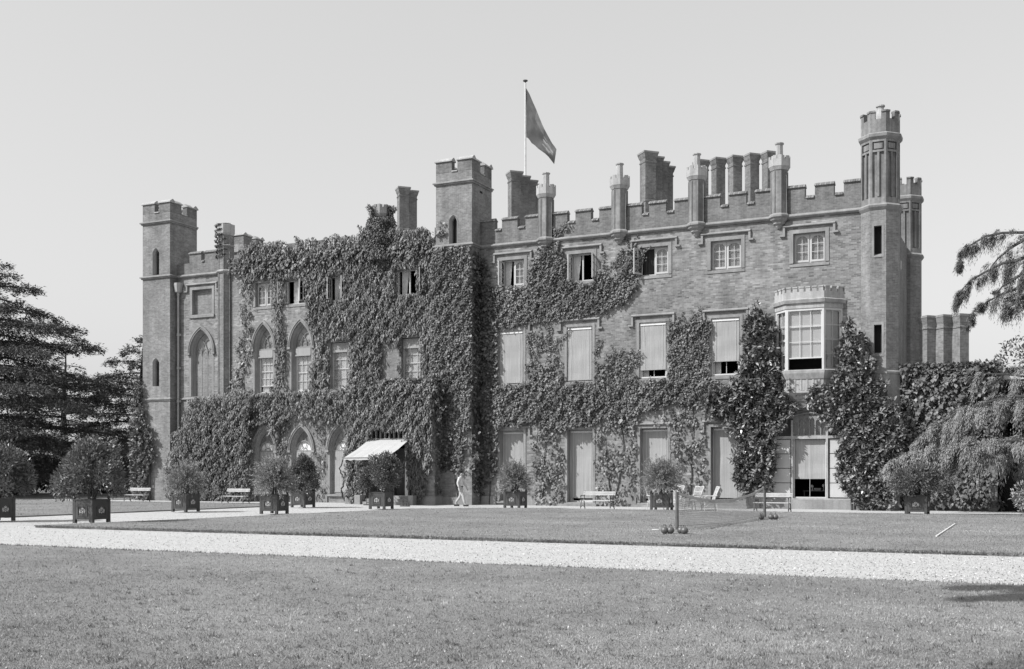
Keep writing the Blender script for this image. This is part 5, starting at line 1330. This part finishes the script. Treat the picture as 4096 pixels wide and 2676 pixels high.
TUBS = [((-20, 2090), 'leafy', 1.15, 2.25, 'painted tub cut by the left edge of the photograph', 'round leafy shrub in the tub at the left edge'),
        ((365, 2098), 'leafy', 1.15, 2.25, 'painted tub on the corner of the tennis lawn, nearest of all', 'largest dense shrub, in the tub on the lawn corner'),
        ((746, 2051), 'feather', 1.14, 1.84, 'painted tub on the side lawn before the leafy corner of the left wing', 'pale feathery shrub in the tub before the left wing corner'),
        ((1105, 2060), 'feather', 1.16, 2.05, 'painted tub left of a slightly smaller looking one before the pointed windows', 'pale feathery shrub before the first pointed windows'),
        ((1220, 2033), 'leafy', 0.8, 2.05, 'painted tub half behind the feathery shrub before the pointed windows', 'dark clipped shrub beside the feathery one near the pointed windows'),
        ((1537, 2040), 'leafy', 1.02, 2.05, 'painted tub in front of the porch awning', 'upright dense shrub in front of the awning'),
        ((2079, 2037), 'feather', 1.07, 1.94, 'painted tub before the first tall blind right of the tower', 'airy feathery shrub before the first ground floor blind'),
        ((2672, 2045), 'feather', 1.25, 2.10, 'painted tub beside the white wicker chairs', 'airy feathery shrub beside the wicker chairs'),
        ((3711, 2064), 'leafy', 0.95, 1.5, 'painted tub in the shade under the weeping boughs', 'dark shrub shaded under the weeping boughs at right')]
tub0 = sh0 = None; kinds = {}
for i, (px, kind, w, h, l1, l2) in enumerate(TUBS):
    x, y = G(*px); x -= .42; y += .42
    if tub0 is None: tub0 = make_tub(l1); tub0.location = (x, y, .03)
    else: copy_tree(tub0, (x, y, .03), R((3, -2, 2.5, -3, 1.5, -1, 3, -2.5)[i - 1]), l1)
    s = make_shrub(kind, l2, 50 + i, w, h); s.location = (x, y, .03)

# ------------------------------------------------------------------ benches
def make_bench(label):
    t = local(thing('bench', label, 'bench', (0, 0, 0), 'slatted iron benches along the front')); w = .76
    for k, y in enumerate((-.20, -.09, .02)): MB().box(-w, w, y - .045, y + .045, .42, .447).build('seat_slat', 'wood', t)
    for k, z in enumerate((.70, .79)):
        q = MB().obox(Vector((0, .17 + .03 * k, z)), w, .012, .038, 0, .2); q.build('back_slat', 'wood', t)
    for s in (-1, 1):
        x = s * (w - .06); q = MB()
        q.tube([(x, -.30, 0), (x, -.33, .16), (x, -.27, .36), (x, -.22, .42)], .022, 6); q.tube([(x, .24, 0), (x, .14, .18), (x, .10, .40), (x, .16, .62), (x, .23, .86)], .022, 6)
        q.tube([(x, -.22, .42), (x, .1, .40)], .02, 6); q.tube([(x, -.27, .40), (x, -.30, .58), (x, -.22, .66), (x, .0, .64), (x, .17, .66)], .018, 6); q.tube([(x, -.30, .58), (x, -.34, .62), (x, -.32, .66), (x, -.27, .65)], .014, 5); q.tube([(x, -.29, .12), (x, -.1, .22), (x, .15, .12)], .012, 5)
        q.build('leg', 'iron', t)
    return t
BEN = [((535, 2011), 0.0, 'bench half hidden by the magnolia at the foot of the left tower'), ((930, 2018), 0.0, 'bench before the dark creeper left of the pointed windows'), ((2382, 2041), 0.0, 'bench before the second tall blind right of the tower'), ((3085, 2054), 0.0, 'bench right of the tennis net beside the garden window')]
b0 = None
for px, rz, l in BEN:
    x, y = G(*px)
    if b0 is None: b0 = make_bench(l); b0.location = (x, y + .3, .0)
    else: copy_tree(b0, (x, y + .3, .0), rz, l)

# ------------------------------------------------------------------ wicker chairs
def make_chair(label):
    t = local(thing('wicker_chair', label, 'chair', (0, 0, 0), 'white wicker chairs by the tub'))
    top = lambda u: 1.02 + .05 * math.sin(abs(u) * 6) - .03 * u * u * 10
    b = MB(); ws, wt = .21, .30
    def bk(u, v):                                                      # u -1..1 across, v 0..1 up
        w = ws + (wt - ws) * v; z = .40 + v * ((top(u * .3)) - .40); return (u * w, .20 + .20 * v ** 1.3 - .05 * (1 - u * u) * 0 - .06 * u * u * (1 - v * .3), z)
    for k in range(13): b.tube([bk(-1 + k / 6, v) for v in (0, .25, .5, .75, 1)], .0095 if 0 < k < 12 else .02, 5)
    for v in (.3, .62, .66): b.tube([bk(-1 + k / 6, v) for k in range(13)], .009, 5)
    b.tube([bk(-1 + k / 6, 1) for k in range(13)], .022, 6)
    b.build('backrest', 'wicker', t)
    s = MB()
    for k in range(12): s.tube([(-.24 + k * .0436, -.27, .40), (-.24 + k * .0436, .21, .385)], .017, 5)
    s.tube([(-.26, -.29, .40), (.26, -.29, .40), (.24, .22, .39), (-.24, .22, .39), (-.26, -.29, .40)], .022, 6)
    for k in range(16): s.tube([(-.25 + k * .0333, -.29, .39), (-.25 + k * .0333, -.285, .27)], .007, 4)
    s.tube([(-.26, -.288, .27), (.26, -.288, .27)], .012, 5)
    s.build('seat', 'wicker', t)
    for sx in (-1, 1):
        MB().tube([(sx * .27, -.29, .40), (sx * .30, -.30, .62), (sx * .31, -.18, .655), (sx * .29, .1, .64), (sx * .26, .26, .66)], .02, 6).build('armrest', 'wicker', t)
        MB().tube([(sx * .25, -.28, .4), (sx * .27, -.30, 0)], .02, 6).tube([(sx * .25, -.28, .3), (sx * .1, -.285, .36)], .009, 4).build('leg', 'wicker', t)
        MB().tube([(sx * .22, .21, .4), (sx * .22, .30, 0)], .02, 6).tube([(sx * .25, -.29, .12), (sx * .24, -.1, .3), (sx * .22, .2, .34)], .01, 5).build('leg', 'wicker', t)
    return t
ch = make_chair('first full white wicker chair right of the tub, turned to the path'); x, y = G(2772, 2040); ch.location = (x, y + .1, 0); ch.rotation_euler.z = R(-35)
for px, rz, l in (((2838, 2043), -62, 'second white wicker chair, turned side-on near the net post'), ((2697, 2034), -20, 'white wicker chair mostly hidden by the tub and its shrub'), ((2617, 2040), 60, 'white wicker chair showing one edge left of the tub')):
    x, y = G(*px); copy_tree(ch, (x, y + .1, 0), R(rz), l)

# ------------------------------------------------------------------ tennis net, posts, iron balls
q1 = Vector(G(2708, 2129) + (.07,)); q2 = Vector(G(3059, 2076.5) + (.07,))
for q, l, h in ((q1, 'near net post standing on the lawn between the iron balls', 1.07), (q2, 'far net post standing before the bench', 1.05)):
    t = thing('net_post', l, 'post', tuple(q), 'tennis net posts')
    MB().lathe(q.x, q.y, [(.0, .045), (.07, .045), (1.07 + .05, .043), (1.13, .03)], 10).lathe(q.x, q.y, [(.12, .05), (.17, .05)], 10).build('shaft', 'post', t)
    MB().tube([(q.x + .045, q.y - .03, 1.0), (q.x + .09, q.y - .04, 1.02), (q.x + .09, q.y - .04, .96), (q.x + .045, q.y - .03, .96)], .008, 5).build('winder', 'iron', t)
t = thing('tennis_net', 'sagging dark tennis net with pale band strung between two posts', 'net', tuple((q1 + q2) / 2))
dv = q2 - q1; Ln = dv.length; nn = Vector((dv.y, -dv.x, 0)).normalized()
def npt(u, v):
    top = 1.06 - .34 * (1 - (2 * u - 1) ** 2) + .03 * u; bot = .12 - .09 * (1 - (2 * u - 1) ** 2)
    return q1 + dv * (.006 + .988 * u) + Vector((0, 0, bot + (top - bot) * v)) + nn * (.12 * math.sin(u * math.pi) * (1 - v) + .02 * math.sin(u * 21 + v * 3))
b = MB(); nu, nv = 150, 15
for i in range(nu + 1): b.tube([npt(i / nu, v / 4) for v in range(5)], .0034, 3)
for j in range(nv): b.tube([npt(i / 24, j / nv) for i in range(25)], .004, 3)
tag(b.build('mesh', 'net', t), kind='stuff')
b = MB(); A = [npt(i / 30, 1.0) for i in range(31)]; Bq = [p - Vector((0, 0, .07)) for p in A]
b.strip([p + nn * .012 for p in Bq], [p + nn * .012 for p in A]); b.strip([p - nn * .012 for p in A], [p - nn * .012 for p in Bq]); b.tube(A, .012, 5)
b.build('head_band', 'tape', t)
MB().tube([npt(i / 24, 0) for i in range(25)], .007, 4).build('foot_cord', 'net', t)
def make_ball(label):
    t = local(thing('iron_ball', label, 'weight', (0, 0, 0), 'iron ball weights by the net posts'))
    MB().lathe(0, 0, [(.003, .035), (.012, .05), (.035, .078), (.065, .094), (.095, .098), (.125, .092), (.155, .074), (.178, .045), (.186, .02)], 20).build('body', 'ball', t, True)
    MB().tube([(-.035, 0, .175), (-.04, 0, .215), (-.028, 0, .232), (.028, 0, .232), (.04, 0, .215), (.035, 0, .175)], .009, 6).build('handle', 'iron', t)
    return t
BALLS = [((2654, 2134), 'leftmost iron ball on the lawn, left of the near net post'), ((2678, 2134), 'iron ball touching the leftmost one, nearer to the near post'), ((2720, 2134), 'iron ball right against the foot of the near net post'), ((2734, 2135), 'iron ball at the right end of the group by the near post'), ((3043, 2077), 'iron ball seen through the net left of the far post'), ((3082, 2077), 'iron ball just right of the far net post'), ((3100, 2077), 'rightmost iron ball, beyond the far net post')]
bb = None
for i, (px, l) in enumerate(BALLS):
    x, y = G(px[0], px[1] + 2, .07)
    if bb is None: bb = make_ball(l); bb.location = (x, y + .09, .07); bb.rotation_euler.z = .5
    else: copy_tree(bb, (x, y + .09, .07), .4 + i * .7, l)
# marks on the tennis lawn
a = Vector(G(3745, 2146, .08) + (.082,)); c = Vector(G(3820, 2096, .08) + (.082,)); d = (c - a).normalized(); sd = Vector((-d.y, d.x, 0)) * .018
b = MB(); b.prism([tuple((a - sd)[:2]), tuple((c - sd)[:2]), tuple((c + sd)[:2]), tuple((a + sd)[:2])], 'z', .075, .10)
tag(b.build('white_lath', 'white'), 'short straight white lath lying on the right of the tennis lawn', 'lath')
def chalk(p0, p1, w=.04):
    a = Vector(G(*p0, .07) + (0,)); c = Vector(G(*p1, .07) + (0,)); d = (c - a).normalized(); sd = Vector((-d.y, d.x, 0)) * w * .5
    b = MB(); n = 30
    L_ = [a + (c - a) * k / n for k in range(n + 1)]
    b.strip([tuple((p - sd)[:2]) + (.0765,) for p in L_], [tuple((p + sd)[:2]) + (.0765,) for p in L_]); tag(b.build('court_line', 'line'), kind='structure')
chalk((1430, 2084), (1880, 2055)); chalk((1950, 2108), (2360, 2071)); chalk((2000, 2108), (2380, 2074))
x, y = G(2621, 2119, .08); tag(MB().obox(Vector((x, y, .085)), .09, .05, .004, .5, .12).build('paper_scrap', 'white'), 'scrap of white paper on the grass left of the iron balls', 'paper')

# ------------------------------------------------------------------ a person walking past the tower
def skinned(name, verts, edges, radii, m, parent, root=0, sub=2):
    me = bpy.data.meshes.new(name); me.from_pydata(verts, edges, []); me.update(); me.materials.append(M[m])
    o = link(name, me, parent)
    k = o.modifiers.new('skin', 'SKIN'); k.use_smooth_shade = True
    for i, r in enumerate(radii):
        sv = me.skin_vertices[0].data[i]; sv.radius = (r, r) if not isinstance(r, tuple) else r; sv.use_root = (i == root)
    o.modifiers.new('sub', 'SUBSURF').levels = sub; o.modifiers['sub'].render_levels = sub
    return o
fx, fy_ = G(1842, 2025); PE = thing('person', 'person in white shirt and pale trousers walking past the foot of the central tower', 'person', (fx, fy_, 0))
def pv(*a): return [(fx + x, fy_ + y, z) for x, y, z in a]       # walking towards +X
V = pv((0, 0, .93), (.01, 0, 1.12), (.02, 0, 1.32), (.03, 0, 1.43), (.045, 0, 1.50),                       # pelvis .. neck 0-4
       (.06, 0, 1.585), (.065, 0, 1.66),                                                                    # head 5-6
       (.03, -.17, 1.40), (-.05, -.22, 1.14), (.04, -.23, .92), (.06, -.225, .84),                           # right arm 7-10
       (.03, .17, 1.40), (.09, .22, 1.14), (.22, .22, .95), (.26, .215, .88),                                # left arm 11-14
       (.02, -.09, .88), (.20, -.10, .50), (.30, -.10, .09), (.43, -.10, .04),                               # right leg 15-18
       (-.02, .09, .88), (-.06, .10, .49), (-.34, .10, .14), (-.25, .10, .04))                               # left leg 19-22
E_ = [(0, 1), (1, 2), (2, 3), (3, 4), (4, 5), (5, 6), (3, 7), (7, 8), (8, 9), (9, 10), (3, 11), (11, 12), (12, 13), (13, 14), (0, 15), (15, 16), (16, 17), (17, 18), (0, 19), (19, 20), (20, 21), (21, 22)]
Rr = [.13, .115, .135, .10, .055, .085, .075, .055, .042, .032, .03, .055, .042, .032, .03, .085, .06, .042, .035, .085, .06, .042, .035]
for wrist, hand in ((10, pv((.07, -.225, .80))), (14, pv((.285, .212, .845)))):
    i0 = len(V); V += hand; E_.append((wrist, i0)); Rr.append(.026)
    bx, by, bz = V[i0]
    for k in range(5):
        oy = (-.028 + .014 * k); ln = (.075, .085, .09, .08, .06)[k]
        if k == 4: V += [(bx + .03, by, bz + .0), (bx + .05, by, bz - .035)]
        else: V += [(bx + .005, by + oy, bz - ln * .55), (bx + .018, by + oy, bz - ln)]
        E_ += [(i0, len(V) - 2), (len(V) - 2, len(V) - 1)]; Rr += [.010, .008]
skinned('body', V, E_, Rr, 'skin', PE)
skinned('shirt', pv((0, 0, .95), (.01, 0, 1.12), (.02, 0, 1.32), (.03, 0, 1.43), (.03, -.17, 1.41), (-.05, -.222, 1.14), (.035, -.232, .95), (.03, .17, 1.41), (.09, .222, 1.14), (.2, .222, .97)), [(0, 1), (1, 2), (2, 3), (3, 4), (4, 5), (5, 6), (3, 7), (7, 8), (8, 9)], [.15, .135, .155, .12, .075, .06, .045, .075, .06, .045], 'shirt', PE)
skinned('trousers', pv((0, 0, .96), (0, 0, .90), (.02, -.09, .84), (.20, -.10, .50), (.29, -.10, .14), (-.02, .09, .84), (-.06, .10, .49), (-.32, .10, .18)), [(0, 1), (1, 2), (2, 3), (3, 4), (1, 5), (5, 6), (6, 7)], [.145, .15, .105, .078, .062, .105, .078, .062], 'trouser', PE, 1)
MB().lathe(fx, fy_, [(.955, .135), (.995, .135)], 16).build('belt', 'hair', PE)
skinned('hair', pv((.045, 0, 1.655), (.03, 0, 1.70), (-.01, 0, 1.62)), [(0, 1), (0, 2)], [.088, .07, .07], 'hair', PE)
for o in pv((.36, -.10, .0), (-.27, .10, .0)):
    MB().obox(Vector((o[0], o[1], .045)), .13, .045, .045).build('shoe', 'shoe', PE)
hx, hy, hz = fx + .075, fy_, 1.60
MB().obox(Vector((hx + .075, hy, hz)), .014, .012, .022).build('nose', 'skin', PE)
for s in (-1, 1): MB().obox(Vector((hx + .062, hy + s * .032, hz + .025)), .008, .012, .006).build('eye', 'hair', PE)
MB().obox(Vector((hx + .062, hy, hz - .045)), .008, .022, .005).build('mouth', 'hair', PE)
for s in (-1, 1): MB().obox(Vector((hx - .02, hy + s * .086, hz)), .02, .01, .03).build('ear', 'skin', PE)

# ------------------------------------------------------------------ grass
def blades(name, n, zr, ybox, z0, h, wk, lip=None, seed=1, spread=1.12):
    rg = np.random.default_rng(seed)
    zc = 1 / rg.uniform(1 / zr[1], 1 / zr[0], n); x = rg.uniform(-.5, .5, n) * 4096 / F * spread * zc
    X = x * CT - zc * ST; Y = x * ST + zc * CT - DIST
    k = (Y > ybox[0]) & (Y < ybox[1]); 
    if lip is not None: k &= inpoly(X, Y, lip)
    X, Y, zc = X[k], Y[k], zc[k]; n = len(X)
    patch = 1 + .10 * wob(X, Y, .9, seed) + .07 * wob(X, Y, .3, seed + 2)
    lv = Leaves(); hh = h * rg.uniform(.5, 1.25, n) * (1 + .15 * wob(X, Y, 1.6, seed + 5))
    patch = patch * (1 + .2 * wob(X + 3, Y, .22, seed + 7)) * np.where(wob(X, Y, 2.6, seed + 9) > .8, .8, 1)
    lv.add(np.stack([X, Y, np.full(n, z0)], 1), rg.normal(0, .8, (n, 3)) * np.array([1, 1, .2]) + np.array([0, 0, .75]), rg.normal(0, .45, (n, 3)) + np.array([-.25, -.25, 1.0]), hh, np.maximum(.006, wk * zc) * rg.uniform(.7, 1.3, n), np.clip(rg.normal(1, .17, n), .5, 1.7) * patch)
    return tag(lv.build(name, 'grass', None, .0), 'short mown grass blades', None, None, 'stuff')
g = blades('grass', 330000, (7.6, 27), (-58, -34.1), .045, .032, .0006, None, 3); g['label'] = 'mown grass of the near lawn'
g = blades('grass', 200000, (18, 52), (-27.5, -5.4), .066, .032, .0006, TENNIS, 4); g['label'] = 'mown grass of the tennis lawn'
g = blades('grass', 70000, (34, 66), (-23.2, -4.1), .045, .035, .0006, WEDGE, 5); g['label'] = 'mown grass of the side lawn'
# longer fringe on the cut edges
def fringe(name, pts, z0, n, seed):
    rg = np.random.default_rng(seed); i = rg.integers(0, len(pts) - 1, n); t = rg.random((n, 1)); p = np.array(pts)
    c = p[i] + (p[i + 1] - p[i]) * t + rg.normal(0, .025, (n, 2)); lv = Leaves()
    lv.add(np.concatenate([c, np.full((n, 1), z0)], 1), rg.normal(0, .6, (n, 3)) * np.array([1, 1, .2]) + np.array([0, -.3, .8]), rg.normal(0, 1, (n, 3)), .07 * rg.uniform(.5, 1.4, n), .022, np.clip(rg.normal(.9, .25, n), .4, 1.6))
    return tag(lv.build(name, 'grass', None, .0), 'longer grass fringing the path edges', None, None, 'stuff')
fringe('grass', [(-27.3, -27.5), (-20, -27.5), (-12, -27.5), (-5, -27.5), (4, -27.5)], .03, 9000, 6)
fringe('grass', [(-30, -34.08), (-20, -34.08), (-10, -34.08), (3, -34.08)], .01, 9000, 7)
rg = np.random.default_rng(8); n = 700; zc = 1 / rg.uniform(1 / 17, 1 / 8.6, n); x = rg.uniform(-.5, .5, n) * 4096 / F * zc * 1.1
lv = Leaves(); lv.add(np.stack([x * CT - zc * ST, x * ST + zc * CT - DIST, np.full(n, .085)], 1), rg.normal(0, 1, (n, 3)), np.array([0, 0, 1.0]) + rg.normal(0, .3, (n, 3)), .016, .012, np.ones(n))
d_ = lv.build('clover_flowers', 'white', None, 0.0); tag(d_, 'tiny white clover flowers scattered in the near lawn', None, None, 'stuff')

# coarser tufts and weeds in the near lawn, loose stones on the drive
rg = np.random.default_rng(12); n = 1500; zc = 1 / rg.uniform(1 / 19, 1 / 8.4, n); x = rg.uniform(-.55, .55, n) * 4096 / F * zc; kq = 12
X = np.repeat(x * CT - zc * ST, kq); Y = np.repeat(x * ST + zc * CT - DIST, kq); tn = np.repeat(rg.choice([.6, .75, 1.2, 1.35], n), kq); k = Y < -34.15; X, Y, tn = X[k], Y[k], tn[k]; m = len(X)
lv = Leaves(); lv.add(np.stack([X + rg.normal(0, .03, m), Y + rg.normal(0, .03, m), np.full(m, .046)], 1), rg.normal(0, .7, (m, 3)) * np.array([1, 1, .2]) + np.array([0, 0, .8]), rg.normal(0, .5, (m, 3)) + np.array([-.25, -.25, 1.0]), rg.uniform(.03, .07, m), .010, tn)
tag(lv.build('grass_tufts', 'grass', None, 0.0), 'coarser tufts and weeds scattered in the near lawn', None, None, 'stuff')
n = 60000; zc = 1 / rg.uniform(1 / 50, 1 / 14.5, n); x = rg.uniform(-.55, .55, n) * 4096 / F * zc; X = x * CT - zc * ST; Y = x * ST + zc * CT - DIST
k = ((Y > -34.05) & (Y < -27.6)) | ((X > -33.6) & (X < -27.4) & (Y > -27.6) & (Y < -4)); X, Y, zc = X[k], Y[k], zc[k]; m = len(X)
lv = Leaves(); lv.add(np.stack([X, Y, np.full(m, .004)], 1), rg.normal(0, 1, (m, 3)) * np.array([1, 1, .25]) + np.array([0, 0, .25]), rg.normal(0, .45, (m, 3)) + np.array([0, 0, 1.0]), rg.uniform(.012, .035, m), rg.uniform(.012, .03, m), np.clip(rg.normal(1, .35, m), .3, 1.9))
tag(lv.build('pebbles', 'pebble', None, .25), 'loose stones lying on the gravel drive', None, None, 'stuff')
